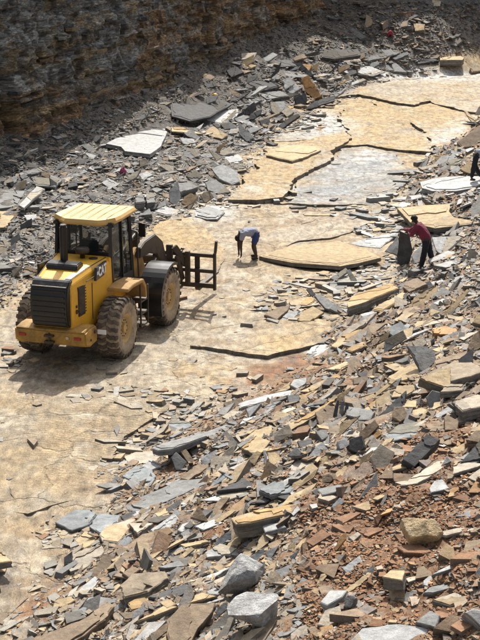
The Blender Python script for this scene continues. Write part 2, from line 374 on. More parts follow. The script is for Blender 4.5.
# ------------------------------------------------------------------ cliff
def build_cliff():
    CH = 10.5; du = .09; dv = .075
    P = CLIFF; seg = np.hypot(*np.diff(P, axis=0).T); cum = np.concatenate([[0], np.cumsum(seg)])
    # smooth the plan a little
    us = np.arange(12, cum[-1] - 10, du); pu = np.stack([np.interp(us, cum, P[:, 0]), np.interp(us, cum, P[:, 1])], 1)
    ker = np.ones(31) / 31; pad = np.pad(pu, ((15, 15), (0, 0)), 'edge'); pu = np.stack([np.convolve(pad[:, k], ker, 'valid') for k in (0, 1)], 1)
    tg = np.gradient(pu, axis=0); tg /= np.linalg.norm(tg, axis=1)[:, None]; nrm = np.stack([tg[:, 1], -tg[:, 0]], 1)
    vs = np.arange(-.6, CH, dv)
    U, Vv = np.meshgrid(us, vs); rg = np.random.default_rng(3)
    D = np.zeros_like(U)
    # buttresses between vertical joints
    ju = 0; joints = []
    while ju < us[-1]:
        w = rg.uniform(1.6, 6.5); m = (U + .35 * (fbm(U * .1, Vv * .7, 81) - .5) * 4 >= ju) & (U < ju + w + 3)
        D = np.where(m, rg.uniform(-.55, .6) + (U - ju) * rg.uniform(-.06, .1), D); joints.append(ju); ju += w
    # bedding ledges
    vb = -.6; lay = np.zeros_like(U); li = 0
    while vb < CH:
        th = rg.choice([.1, .16, .22, .35, .6], p=[.2, .25, .25, .2, .1]); vloc = Vv + .25 * (fbm(U * .12, Vv * 0, 83) - .5) - .012 * U
        m = (vloc >= vb - .9) & (vloc < vb - .9 + th); bw = rg.uniform(.5, 2.2)
        bi = np.floor(U / bw + rg.uniform() * 5 + .3 * vnoise(U * 2, Vv * 3, 84))
        D = np.where(m, D + .30 * (_hash(bi, np.full_like(bi, li), 5) - .5), D); lay = np.where(m, li, lay)
        vb += th; li += 1
    while (Vv.max() + 3 > vb - .9) and li < 400:
        th = .25; vloc = Vv + .25 * (fbm(U * .12, Vv * 0, 83) - .5) - .012 * U; m = (vloc >= vb - .9) & (vloc < vb - .9 + th)
        bi = np.floor(U / 1.3 + li * .37); D = np.where(m, D + .3 * (_hash(bi, np.full_like(bi, li), 5) - .5), D); lay = np.where(m, li, lay); vb += th; li += 1
    D += .45 * (fbm(U * .25, Vv * .25, 86) - .5) + .1 * (fbm(U * 1.5, Vv * 3.2, 87) - .5) + .14 * (vnoise(U * 3.5, Vv * 10, 88) - .5) + .10 * (vnoise(U * 8, Vv * 14, 89) - .5)
    wob = U + .35 * (fbm(U * .1, Vv * .7, 81) - .5) * 4 + .15 * (vnoise(U, Vv * 3, 95) - .5); crev = np.zeros_like(U)
    for q in joints: crev = np.maximum(crev, np.exp(-((wob - q) / .16) ** 2) * (.5 + .5 * _hash(np.array(int(q * 10)), np.array(3), 1)))
    D -= .45 * crev
    D += .45 * np.clip(1.5 - Vv, 0, 2) - .10 * Vv + .5
    X = pu[None, :, 0] + nrm[None, :, 0] * D; Y = pu[None, :, 1] + nrm[None, :, 1] * D
    px, py = to_px(X, Y, Vv)
    f1 = fbm(U * .28, Vv * .5, 91); f2 = fbm(U * .9, Vv * 1.6, 92)
    lc = _hash(lay, lay * 0, 9)
    grey = np.array((.27, .275, .265)); brn = np.array((.31, .205, .115)); olive = np.array((.31, .235, .13)); dk = np.array((.07, .062, .052))
    up = sstep(2.6, 3.6, Vv + 4.5 * (fbm(U * .22, Vv * .4, 96) - .5) + .8 * (lc - .5) - .02 * px); up = np.maximum(up, sstep(.58, .66, fbm(U * .16 + 3, Vv * .5, 97)))
    up = up * (1 - .75 * sstep(150, 280, px))
    C = brn[None, None] * (1 - up[..., None]) + grey[None, None] * up[..., None]
    o = (sstep(.5, .68, f2) * .8)[..., None]; C = C * (1 - o) + olive * o
    o = (sstep(.52, .66, fbm(U * .5, Vv * 2.5, 93)) * .65)[..., None]; C = C * (1 - o) + grey * 1.15 * o
    o = (sstep(.56, .66, fbm(U * 2.2, Vv * 3.5, 94)) * .8)[..., None]; C = C * (1 - o) + dk * o
    C = C * (.65 + .7 * lc)[..., None]
    nu, nv = len(us), len(vs); i = np.arange((nu - 1) * (nv - 1)); r, c = i // (nu - 1), i % (nu - 1); a = r * nu + c
    F = np.stack([a, a + 1, a + nu + 1, a + nu], 1)
    V = np.stack([X.ravel(), Y.ravel(), Vv.ravel()], 1); cl = C.reshape(-1, 3)
    # level ground behind the brink
    top = V[-nu:].copy(); back = top.copy(); back[:, :2] -= nrm * 60; back[:, 2] += .5
    V = np.concatenate([V, back]); cl = np.concatenate([cl, np.tile(brn, (nu, 1))])
    a = np.arange(nu - 1) + (nv - 1) * nu; b = np.arange(nu - 1) + nv * nu
    F = np.concatenate([F, np.stack([a, a + 1, b + 1, b], 1)])
    me = raw_mesh('cliff', V, F.ravel(), np.full(len(F), 4), point_col=cl)
    o = link('cliff', me, None, M_CLIFF); tag(o, kind='structure')
    return o, pu, nrm, D, vs, us
CLF, c_pu, c_nrm, c_D, c_vs, c_us = build_cliff()

# ------------------------------------------------------------------ a slab from an outline
def slab_mesh(name, poly2, thick, ctop, cside, seed, layers=True):
    """poly2: outline in the slab's own plane, metres, CCW. Top at z=0, body below it."""
    rg = np.random.default_rng(seed); size = max(np.ptp([p[0] for p in poly2]), np.ptp([p[1] for p in poly2]))
    step = max(.07, size / 9); poly = noisy_poly(poly2, step, min(.014, size * .009), seed)
    n = len(poly); c = np.mean(poly, axis=0); P = np.array(poly)
    k = int(max(3, min(8, 2 + thick / .035))); rings = [P * 1.0]; zs = [0.0]
    bev = min(.012, thick * .18)
    inner = c + (P - c) * (1 - bev / max(size, .1) * 2.5)
    V = [(p[0], p[1], rg.normal() * .002) for p in inner]; rings_i = [list(range(n))]
    for j in range(k):
        z = -bev - (thick - bev) * j / (k - 1)
        off = 1 + (rg.uniform(-.035, .02) * (j > 0) * min(1, .5 / size)); jit = rg.normal(size=(n, 2)) * min(.006, thick * .06)
        base = len(V)
        for (q, jj) in zip(c + (P - c) * off, jit): V.append((q[0] + jj[0] * (j > 0), q[1] + jj[1] * (j > 0), z + (rg.normal() * .03 * thick if 0 < j < k - 1 else 0)))
        rings_i.append(list(range(base, base + n)))
    faces = [rings_i[0]]; cols = [ctop] * n
    for j in range(k):
        A, B = rings_i[j], rings_i[j + 1]
        lam = rg.uniform(.7, 1.25)
        for i in range(n):
            i2 = (i + 1) % n; faces.append([A[i2], A[i], B[i], B[i2]])
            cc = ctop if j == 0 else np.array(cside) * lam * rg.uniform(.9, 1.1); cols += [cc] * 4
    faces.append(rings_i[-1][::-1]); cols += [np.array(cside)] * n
    # a flaked-off upper lamina leaves a low step across part of the face
    if layers and size > .5:
        h = 0.0
        for lay in range(1 + (size > 1.3)):
            ang = rg.uniform(0, 6.28); d = np.array([math.cos(ang), math.sin(ang)]); t = (P - c) @ d; cut = rg.uniform(-.25, .35 - .1 * lay) * np.ptp(t)
            Q = [tuple(c + (p - c) * (.94 - .10 * lay)) for p, tt in zip(P, t) if tt < cut]
            if len(Q) < 4: continue
            Q = noisy_poly(Q, step * .6, size * .028, seed + 5 + lay); h0 = h; h = h + rg.uniform(.008, .02) + .001; m = len(Q); b0 = len(V)
            V += [(q[0], q[1], h) for q in Q] + [(q[0], q[1], -.004) for q in Q]
            faces.append(list(range(b0, b0 + m))); tint = np.clip(np.array(ctop) * rg.uniform(.78, 1.15) * (1 - .35 * (rg.uniform() < .3) * np.array((.2, .5, 1))), 0, .8); cols += [tint] * m
            for i in range(m):
                i2 = (i + 1) % m; faces.append([b0 + i2, b0 + i, b0 + m + i, b0 + m + i2]); cols += [tint * .7] * 4
    return raw_mesh(name, V, [i for f in faces for i in f], [len(f) for f in faces], corner_col=np.array(cols))
def frame_of(n):
    n = Vector(n).normalized(); u = Vector((1, 0, 0)); u = (u - n * u.dot(n)).normalized(); return u, n.cross(u), n
def ground_normal(x, y):
    e = .6; zx = (H0(x + e, y) - H0(x - e, y)) / (2 * e); zy = (H0(x, y + e) - H0(x, y - e)) / (2 * e)
    return np.array([-zx, -zy, 1]) / math.sqrt(zx * zx + zy * zy + 1)
PLACED = []; OUTL = []
def place_slab(name, pp, thick, ck, label, cat, group, opts='', seed=0):
    w = max(p[0] for p in pp) - min(p[0] for p in pp); hh = max(p[1] for p in pp) - min(p[1] for p in pp)
    cx, cy = sum(p[0] for p in pp) / len(pp), sum(p[1] for p in pp) / len(pp)
    op = dict(q.split('=') for q in opts.split() if '=' in q)
    rg = random.Random(seed)
    g = G(cx, cy); nn = ground_normal(g.x, g.y)
    elev = math.atan2(CZ - g.z, g.y)
    if 'tilt' in op: tl = math.radians(float(op['tilt']))
    else: tl = max(0, math.asin(min(.93, hh / max(w, 1) / 1.15)) - elev)
    az = math.radians(float(op.get('az', -90 + rg.uniform(-22, 22))))
    base = 1 if op.get('level') or tl > .3 else 0
    n0 = np.array((0, 0, 1.)) if base else nn * .6 + np.array((0, 0, .4))
    n = n0 * math.cos(tl) + np.array((math.cos(az), math.sin(az), 0)) * math.sin(tl)
    n = n + np.array((rg.uniform(-.04, .04), rg.uniform(-.04, .04), 0)) * (0 if op.get('level') else 1); n /= np.linalg.norm(n)
    if tl > math.radians(14):
        lp = max(pp, key=lambda p: p[1]); g = G(lp[0], lp[1]); P0 = np.array(g) + n * thick * .55 + np.array((0, 0, .02))
    else: P0 = np.array(g) + n * thick * .8 + np.array((0, 0, float(op.get('lift', 0))))
    W = plane_hit(pp, P0, n); c = W.mean(0); u, v, nv = frame_of(n)
    poly = ensure_ccw([(float((p - c) @ np.array(u)), float((p - c) @ np.array(v))) for p in W])
    ct = np.clip(np.array(PAL[ck]) * rg.uniform(.9, 1.12), 0, .8); cs = np.array(SIDE.get(ck, tuple(a * .62 for a in PAL[ck]))) * rg.uniform(.85, 1.15)
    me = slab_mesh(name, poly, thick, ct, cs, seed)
    o = link(name, me, None, M_ROCK); o.matrix_world = Matrix.Translation(Vector(c)) @ Matrix((u, v, nv)).transposed().to_4x4()
    tag(o, label, cat, group, 'thing')
    PLACED.append((cx, cy, w, hh)); OUTL.append(np.array(pp, float)); return o

# kind | colour | thickness | outline | label | options
SLABS = '''
s|L|.26|106,143.5 145,122.5 171.5,121.5 167,132 161,146 150,154 125,151 121,146.5|big pale slab lying alone on the dark rubble under the cliff|tilt=0
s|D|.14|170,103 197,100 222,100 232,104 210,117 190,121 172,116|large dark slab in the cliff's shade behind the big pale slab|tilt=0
s|L|.12|198,117 220,111 238,109 238,116 222,124 206,120|pale grey slab just in front of the large shaded dark slab|tilt=0
s|T|.14|171,127 180,127 203,134 172,131.5|narrow tan slab touching the far end of the big pale slab|tilt=0
s|T|.3|203,132 213,126 228,135 222,139 206,135|tan wedge shaped slab tipped beside the narrow tan slab|
s|G|.14|-6,189 32,185 19,206 -6,209|wide dull grey slab lying under the long pale slab at the frame edge|tilt=0
s|L|.14|19,205 37,186 45,189 24,208|long pale slab resting on the wide dull grey slab|lift=.2 tilt=0
s|T|.14|-6,211 17,211 10,221 6,227 -6,229|tan slab poking in from the frame edge below the wide dull grey slab|tilt=0
d|G|.16|19,173 41,168 43,172 21,176|thin grey slab bar lying high on the dark rubble below the cliff|tilt=0
s|G|.10|31,177 50,174 62,180 55,187 36,186|flat grey slab below the thin grey bar, behind the long pale slab|tilt=0
s|L|.09|169,192 178,180 181,197 176,206 170,202|pale slab standing upright on the rubble behind the loader's forks|tilt=52
s|L|.10|212,169 222,164 237,171 240,182 232,185 219,179|bright pale slab at the edge of the floor, tilted on the rubble tip|
s|G|.10|205,182 216,179 231,192 222,194 208,190|grey slab below the bright pale slab at the floor edge|
s|M|.14|181,203 184,197 190,193 198,196 190,209|brown slab leaning beside the upright pale slab|tilt=40
s|L|.10|152,212 165,206 179,210 177,215 167,216|pale slab at the rubble foot just beyond the loader's cab|tilt=0
s|L|.07|195,211 207,206 225,212 217,219 207,219 195,216|white slab lying flush with the floor beyond the forks|tilt=0
b|G|.3|135,196 143,194 145,202 136,203|squared grey block in the broken wall behind the cab|tilt=0
b|G|.3|146,195 154,194 155,202 147,203|second squared grey block in the broken wall, next towards the floor|tilt=0
s|M|.1|200,195 209,190 214,197 205,203|small dull slab between the brown leaning slab and the white flush slab|
s|G|.12|186,176 196,170 203,176 194,183|grey slab on the rubble just above the upright pale slab|
s|L|.08|225,158 238,154 243,160 231,165|small pale slab on the rubble above the bright pale slab|tilt=2
b|O|.3|301,78 308,75 322,96 314,99 305,91|orange streaked thick slab standing on end among grey rubble|tilt=48
b|O|.25|299,64 312,64 309,71 301,71|small orange faced block behind the orange streaked upright slab|tilt=30
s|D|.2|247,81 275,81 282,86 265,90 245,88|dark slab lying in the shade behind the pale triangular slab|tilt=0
s|G|.2|256,92 282,91 290,96 267,99|grey slab lying in front of the shaded dark slab|tilt=0
s|L|.1|270,102 284,101 285,107 277,116 271,110|pale slab propped in front of two grey slabs by the far heap|tilt=38
s|L|.1|282,80 290,77 294,84 285,90|pale slab leaning just before the orange streaked upright slab|tilt=38
s|P|.2|280,111 289,107 294,112 287,117|rounded tan grey stone beside the propped pale slab|
s|T|.12|286,105 294,107 304,111 300,114 290,110|tan sliver slab beside the rounded tan grey stone|tilt=0
s|D|.25|321,50 358,49 361,55 335,59 322,57|largest dark slab at the foot of the back slope|tilt=0
s|P|.12|342,57 358,55.5 361,61 344,62|pale slab edge in front of the largest dark slab|tilt=0
s|D|.1|290,62 300,62 314,75 310,77|dark slab tipped steeply between the two orange faced stones|tilt=45
s|D|.15|270,59 290,60 297,66 277,67|dark slab lying behind the small orange faced block|tilt=0
s|G|.12|279,70 302,73 312,78 282,76|grey slab in front of the small orange faced block|tilt=0
s|G|.1|239,122 254,138 247,142 239,134|grey slab tilted towards the camera beside the brown floor rim|tilt=42
s|T|.22|266,155 282,146 300,145 320,146 321,150 308,156 292,161|flat tan hexagonal slab alone on the far floor|tilt=0 level=1 lift=.2
b|T|.4|440,58 446,55 460,55.5 464,58 462,60 440,60|thick tan topped block on the far floor edge|tilt=0 level=1 lift=-.22
s|G|.1|379,50 395,49 400,53 387,57|grey slab at the foot of the back slope beyond the white floor patch|tilt=0
s|G|.1|392,58 407,51 409,54 395,60|narrow grey slab leaning beside the slab at the slope foot|tilt=8
s|G|.2|380,66 395,62 407,72 388,71|dark grey slab tipped on the white floor patch|tilt=6
s|L|.12|358,66 370,66 385,72 372,76 358,73|pale flat slab at the near end of the far slabs|tilt=0
s|D|.15|415,61 437,58.5 439,61 417,64|dark thin slab beside the thick tan topped block|tilt=0
b|T|.3|413,23 425,24 424,30 415,31|tan block lodged high on the back slope|tilt=30
b|G|.3|450,38 458,35 462,41 456,46 449,44|grey block lodged on the back slope near the frame edge|tilt=30
b|P|.3|432,0 441,1 440,6 432,6|pale block at the very top of the back slope|tilt=30
b|B|.25|470,68 486,67 486,71 472,72|brown flat block at the far frame edge|tilt=0
d|T|.1|464,111 467,111 477,123 474,125|narrow tan bar leaning on the dark ledge block|tilt=20
d|D|.06|460,122.5 476,122 476,124 460,124.5|thin dark sliver pointing out from the ledge block|tilt=0
b|B|.6|457,142 468,134 478,127 490,122 490,146 462,148|dark brown ledge block rising at the far end of the rubble bank|tilt=30
s|T|.1|432,166 435,157 446,154 447,158 440,166|tan pointed slab at the bank edge beyond the bent man in black trousers|
s|G|.14|446,162 453,159 463,159 460,164 450,166|grey slab between the tan pointed slab and the bent man in black trousers|tilt=2
s|T|.12|460,169 468,162 474,165 472,174 464,172|tan slab right behind the leg of the man in black trousers|
s|L|.08|449,172 458,165 461,169 456,174|pale slab edging the tan slab behind the trousered leg|
s|L|.3|420,182 435,178 460,176 486,176 486,186 455,191 432,191 422,188|long pale slab on which the man in black trousers stands|tilt=0
s|L|.12|392,200 410,196 435,193 437,196 412,200|long thin pale slab parallel above the tan notched slab|tilt=0
s|L|.08|388,205 402,202 420,204 400,207.5|thin pale slab behind the corner of the tan notched slab|tilt=0
s|T|.26|397,208 425,205 450,204 449,211 455,218 471,220.5 472,224 435,228 410,222|tan notched slab lying right behind the man in the maroon shirt|tilt=0 lift=.1
s|L|.1|350,243 375,237 396,232.5 395,236 380,248 360,246|long pale slab reaching from the big tan plate to the dark standing slab|tilt=0
s|L|.08|385,251 398,236 399,256|pale triangular slab leaning just behind the dark standing slab|tilt=48
s|L|.09|432,237 460,236 461,239 443,256 436,250|large pale slab lying behind the legs of the man in maroon|
s|G|.09|411,256 420,246 440,250 440,260 414,264|grey slab between the dark standing slab and the man's trousers|
s|T|.08|444,257 450,254 454,256 447,260|small tan slab by the maroon shirted man's feet|
s|T|.2|259,256 290,246 340,241 375,254 381,257.5 360,262.5 340,266 292,262.5|biggest tan plate in the pit, raised with a dark shaded edge|tilt=0 level=1 lift=.12
s|G|.08|330,278 346,268 349,271 336,281|grey slab leaning on the small heap before the biggest tan plate|
s|G|.08|326,282 346,281 348,288 331,289|lowest flat grey slab of the small heap before the biggest tan plate|tilt=0
s|U|.08|346,270 350,269 360,286 353,285|blue grey slab sloping down the small heap before the biggest tan plate|tilt=40
d|D|.08|306,289 311,288 316,295 312,297|dark chip at the top of the fan of slabs on the floor|
d|G|.12|314,295 320,294 345,311 341,314 325,308|long grey slab pointing downhill in the fan of slabs on the floor|
s|T|.08|289,301 300,298 312,297 315,301 307,306 291,305|tan slab on top in the fan of slabs on the floor|tilt=0
s|T|.1|297,319 303,311 313,306 324,312 310,322 300,322|brown tan pentagonal slab at the near side of the fan of slabs|
s|L|.08|280,320 289,311 300,311 294,319 284,322|white slab between two brown ones in the fan of slabs|
s|B|.12|264,315 278,307 290,305 287,311 277,320|brown slab at the outer end of the fan of slabs|
b|T|.3|347,302 352,296 375,288 390,283 399,288 365,302 348,307|thick tan block slab on the bank in front of the man in maroon|tilt=0
s|T|.14|372,310 402,292 410,294 382,312|long tan slab slanting below the thick tan block slab|tilt=3
s|T|.1|407,310 415,297 437,285 438,292 427,303|broad tan slab on the bank, tipped, straight below the man in maroon|
b|O|.22|432,329 445,326 458,329 455,335 435,334|rust brown block jutting out on the bank|tilt=0
s|T|.2|472,322 480,312 490,311 490,327|tan corner of a slab at the frame edge level with the rust brown block|
s|G|.1|407,346 426,346 435,352 437,360 422,375 416,362|large smooth grey slab tipped towards the camera on the bank|
b|M|.4|425,375 452,362 472,362 486,370 470,376 435,385|long layered block with tan and grey bands beside the large smooth grey slab|tilt=4
b|T|.22|391,397 397,386 414,385 415,390 405,397|small tan topped block below the large smooth grey slab|
s|M|.2|440,392 446,384 464,385 462,390|brownish slab just below the long layered block|
s|G|.1|426,397 432,390 440,392 441,406 430,408|grey slab standing beside the brownish slab below the layered block|
s|P|.35|452,402 478,394 490,398 486,405 462,411|thick slab with pale top and black shaded side at the frame edge|tilt=2
s|L|.1|432,417 451,404 453,410 438,418|pale slab slanting down from the thick pale topped slab|
s|P|.1|437,320 454,317 452,325 446,326|pale tan slab just above the rust brown block|
d|T|.08|440,317 467,289 470,290 452,314|long thin tan sliver slanting up the bank above the rust brown block|
s|U|.16|385,436 398,425 422,421 424,425 414,437 390,441|smooth blue grey slab with a sharp front edge mid bank|tilt=0
b|B|.3|444,417 447,414 459,421 457,430 445,430|dark brown block under the slanting pale slab|tilt=25
b|T|.15|402,407 407,400 417,401 416,407|small yellow tan block above the blue grey slab|
b|B|.3|394,407 404,406 409,417 400,422 392,417|brown rock between the tan topped block and the blue grey slab|
s|T|.14|407,412 422,407 431,411 417,417|tan slab just above the blue grey slab|tilt=5
b|O|.2|372,436 379,429 382,434 375,439|small bright orange stone touching the blue grey slab|
s|B|.2|360,431 375,419 379,425 367,439 358,441|brown slab leaning just uphill of the bright orange stone|
s|G|.1|360,409 375,412 370,420 358,420|grey slab above the brown leaning slab mid bank|
s|P|.1|370,457 380,443 395,452 392,467 375,470|tan grey slab below the small bright orange stone|
b|T|.3|330,482 336,472 350,463 362,460 374,467 373,476 342,480|broad tan rock face low on the bank below the orange stone|tilt=18
d|O|.05|380,515 387,509 396,507 390,512|flat orange chip lying alone on rusty gravel|tilt=2
s|U|.1|455,516 470,510 476,512 470,517|grey slab on rusty gravel near the frame edge|tilt=0
s|G|.2|347,406 372,410 375,415 360,420 346,415|grey block slab with its flat side up beside a fan of thin plates|tilt=3
d|D|.05|333,416 337,400 339,400 337,417|first of three thin upright plates standing in the bank|tilt=60
d|G|.05|338,418 341,401 344,401 343,418|second of three thin upright plates standing in the bank|tilt=60
d|D|.05|343,417 346,402 348,403 348,416|last of three thin upright plates, nearest the grey block slab|tilt=60
s|T|.12|240,442 255,430 272,425 272,434 255,441|broad tan brown slab under the long pale strip of slabs|tilt=8
s|T|.1|281,434 290,422 301,422 300,429|tan slab beside the broad tan brown slab mid bank|
s|L|.1|300,427 307,421 314,424 311,430|pale slab touching the uphill side of a tan slab mid bank|
s|T|.1|247,460 257,450 262,452 255,465|tan slab split by a narrow pale chip|
s|T|.12|267,452 275,452 285,462 270,467|tan slab, uphill neighbour of the narrow pale chip|
d|L|.06|263,450 266,450 268,468 265,468|narrow pale chip standing between two tan slabs|tilt=45
s|G|.1|287,455 296,446 301,451 299,460|grey angular slab beside the tan slab with pale chip|
b|D|.25|297,441 312,439 311,447 300,447|black block in the deep gap mid bank|
b|G|.25|315,431 326,429 329,436 322,440|grey block just uphill of the black block|
s|P|.1|286,471 297,460 317,457 310,466 292,473|brown and pale slab below the grey angular slab|tilt=6
b|L|.22|337,441 347,437 349,447 340,449|light grey rough block beside the dark boulder block|
b|D|.35|349,439 362,435 365,447 358,453 349,449|dark block in the hollow mid bank, beside the light grey rough block|
s|U|.12|259,490 280,479 295,487 290,492 270,496|blue grey flat slab above the long tan beam of rock|tilt=0
s|D|.15|277,497 281,491 295,497 290,501|dark slab wedged behind the long tan beam of rock|
b|T|.3|231,518 250,512 267,509 292,505 311,504 312,508 287,515 250,523 236,524|long tan beam of rock lying across the bank|tilt=0
s|L|.12|262,525 282,522 286,527 265,532|white slab right below the long tan beam of rock|tilt=0
s|G|.12|317,489 340,484 342,490 322,495|grey slab uphill of the beam's far end|tilt=0
s|U|.1|331,507 340,497 345,502 335,510|small blue grey slab beside the beam's far end|
b|D|.2|311,491 320,487 326,495 317,497|dark rounded block above the beam's far end|
s|L|.12|238,404 265,395 291,390 290,395 265,402 240,408|long pale strip slab at the bank edge below the red brown dirt|tilt=0
s|G|.14|287,395 299,394 300,402 289,405|square grey slab at the uphill end of the long pale strip|
d|T|.14|300,391 325,380 329,383 312,392|long tan slab slanting above the square grey slab|tilt=6
d|T|.12|299,397 317,390 320,391 302,401|second long tan slab, lying just below the first slanting one|tilt=4
d|P|.12|272,414 290,407 297,409 280,416|tan grey strip just under the long pale strip slab|tilt=0
s|L|.14|290,385 294,379 307,377 306,383 297,389|whitish lump of slab at the dirt patch's uphill edge|
s|T|.12|331,346 340,337 362,329 362,335 337,348|long tan slab beyond the shelf edge at the bank foot|tilt=0
s|T|.12|345,350 362,341 372,340 366,346 352,352|second tan slab just uphill of the shelf edge|tilt=0
s|L|.05|306,354 312,346 330,343 332,352 320,357|white flat slab in front of the dark shelf edge|tilt=0
s|T|.12|327,369 347,361 350,364 340,370|tan slab at the uphill corner of the red brown dirt|tilt=0
s|G|.2|152,448 170,442 200,434 240,419 262,411 262,415 240,425 172,449 158,450|very long grey slab with a shadowed underside across the bank foot|tilt=0 lift=.12
s|U|.12|167,424 174,420 190,422 192,426 180,430 172,429|blue grey slab standing alone on the floor above the very long slab|tilt=0
s|P|.06|124,457 135,452 157,450 165,455 155,462 130,465|pale tan slab lying flat under the tip of the very long slab|tilt=0
s|U|.1|121,477 135,466 149,467 156,476 150,481 135,482|blue grey slab with chipped lower edge beside the brown dirt|tilt=3
s|L|.06|142,466 151,459 161,466 152,470|light grey slab overlapping the chipped blue grey slab|tilt=3 lift=.1
s|G|.08|171,457 176,452 187,462 182,470 176,470|grey slab leaning under the very long slab|
s|B|.1|180,451 186,449 195,461 189,464|brown narrow slab next to the leaning grey slab|
s|G|.1|122,503 135,499 160,489 180,480 205,478 208,484 192,493 170,503 142,513 128,510|widest grey slab lying flat at the foot of the near bank|tilt=0
s|B|.12|180,479 192,467 212,457 208,467 188,481|brown grey slab slanting above the widest grey slab|tilt=5
s|G|.1|201,479 207,467 220,465 217,472|grey slab right beside the brown slanting one|
s|D|.1|120,516 135,510 139,516 125,522|dark tipped slab below the widest grey slab|
s|T|.1|154,514 165,507 170,515 182,512 172,519 161,520|tan ragged slab below the widest grey slab's middle|tilt=4
s|B|.12|191,517 199,505 209,522|brown triangular slab pointing up on the near bank|tilt=45
s|B|.14|206,512 222,497 230,497 215,517|brown leaning slab beside the triangular one|
s|L|.08|177,530 182,524 197,519 195,525 182,532|light grey slab below the triangular brown slab|tilt=6
s|U|.1|55,522 75,509 91,510 97,514 90,524 72,530|blue grey plate lying outermost on the near floor|tilt=0
s|U|.1|89,526 99,513 120,515 118,522 100,534|blue grey plate split from the outermost one by a crack|tilt=0
s|P|.14|99,535 107,526 132,518 138,520 118,543 102,541|brownish grey slab beside the cracked blue grey plates|tilt=3
s|T|.1|75,540 85,532 96,539 92,545 82,549|pale crumbling slab between the cracked plates and the rounded grey one|tilt=3
s|P|.14|72,555 85,549 102,545 104,552 90,565 75,575 72,565|rounded grey tan slab below the crumbling pale one|tilt=6
d|D|.1|64,557 72,551 72,562 64,566|dark wedge against the rounded grey tan slab|
s|G|.08|71,585 92,571 94,576 75,587|narrow grey slab in the dirt, above the pale layered one|tilt=2
s|L|.1|72,595 95,576 100,580 87,595 75,599|pale layered slab beside the narrow grey slab|tilt=5
s|T|.18|51,612 55,600 70,596 75,600 62,607|tan slab at the edge of the orange brown dirt|
s|U|.14|69,612 72,606 87,607 85,615|dark blue grey stone beside the tan slab at the dirt edge|
b|B|.28|28,640 60,629 90,615 110,602 114,606 105,620 84,636 60,650 30,652|long brown beam of rock running out of the near corner|tilt=4
b|T|.14|-10,549 0,551 12,561 -2,563 -12,561|upper tan block of the pair on the near floor edge|tilt=0 level=1 lift=.28
b|T|.16|-12,566 7,566 5,571 -12,573|lower tan block of the pair, mostly under the upper one|tilt=0 level=1
s|B|.16|124,547 142,534 170,527 174,532 152,547 132,555|large brown slab slanting on the near bank|tilt=6
d|T|.1|180,544 205,540 210,542 185,547|thin tan slab above the arched white one|tilt=0
s|L|.16|205,552 220,544 238,549 230,555 207,557|arched white slab right above the pale boulder|tilt=4
b|M|.42|120,585 132,573 165,571 168,578 148,592 124,598|massive grey rock with a tan flat top on the near bank|tilt=6
b|B|.2|168,620 182,604 215,602 212,612 198,628 190,645 168,645|brown gritty slab covered in grit at the bottom of the bank|tilt=20
s|G|.14|158,567 180,560 185,566 165,568|grey ridge stone above the massive tan topped rock|
s|T|.12|184,600 202,593 217,596 202,600 187,604|tan slab right above the brown gritty slab|tilt=4
b|T|.16|184,592 190,588 196,591 187,595|small yellow stone above the tan slab|tilt=6
s|T|.12|159,602 170,599 177,604 167,608|yellowish tan slab beside the brown gritty slab|
s|T|.1|260,561 265,557 279,566 275,570|tan oblong stone next to the pale boulder|
s|O|.07|334,549 340,536 346,532 346,539 336,551|upright yellow orange slab on rusty gravel|
s|T|.07|316,585 321,574 330,572 322,582|tan slab flake below the yellow orange slab|
s|P|.09|299,565 302,555 307,558 304,566|pale tan chip between the boulder and the yellow orange slab|
b|L|.2|320,602 330,590 347,590 342,597 327,605|light grey stone above the round grey stone|
b|P|.25|317,625 325,610 340,605 342,620 327,627|tan rough stone beside the round grey stone|
b|O|.16|319,627 332,624 334,630 322,633|orange stone under the rough tan stone|
b|T|.22|382,577 390,570 405,570 402,580|tan block on gravel below the big tan boulder|
b|G|.24|415,622 430,610 440,615 435,627|grey block near the bottom edge of the bank|
b|L|.24|465,612 474,608 486,612 486,630|pale block in the bottom corner of the bank|
s|L|.16|345,645 362,628 400,624 430,628 422,645|broad pale slab cut by the bottom of the picture|tilt=12
s|P|.14|432,600 455,592 470,598 450,606|pale tan slab above the corner's pale block|
'''
KN = {'s': ('flat_stone', 'stone slab', 'slabs of slate lying in the quarry'), 'b': ('stone_block', 'stone block', 'thick blocks lying in the quarry rubble'), 'd': ('stone_shard', 'stone shard', 'narrow shards in the quarry rubble')}
for k, ln in enumerate(SLABS.strip().split('\n')):
    t = ln.split('|'); nm, cat, grp = KN[t[0]]
    pp = [tuple(map(float, q.split(','))) for q in t[3].split()]
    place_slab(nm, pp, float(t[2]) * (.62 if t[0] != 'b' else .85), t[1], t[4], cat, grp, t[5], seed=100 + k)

# dark slab held upright by the man in maroon
def standing_slab():
    pp = [(399.4, 230.8), (410, 235), (412.8, 252.5), (407.5, 266.5), (397, 264)]
    g = G(403, 265.5); n = np.array((.12, -.985, .12)); n /= np.linalg.norm(n)
    W = plane_hit(pp, np.array(g), n); c = W.mean(0); u, v, nv = frame_of(n)
    poly = ensure_ccw([(float((p - c) @ np.array(u)), float((p - c) @ np.array(v))) for p in W])
    me = slab_mesh('flat_stone', poly, .05, np.array((.085, .085, .08)), np.array((.25, .25, .24)), 999, layers=False)
    o = link('flat_stone', me, None, M_ROCK); o.matrix_world = Matrix.Translation(Vector(c)) @ Matrix((u, v, nv)).transposed().to_4x4()
    tag(o, 'dark slab stood on its end under the hands of the man in maroon', 'stone slab', KN['s'][2], 'thing'); PLACED.append((404, 250, 14, 35))
    return Vector(W[0]), Vector(W[1])
HOLD_A, HOLD_B = standing_slab()

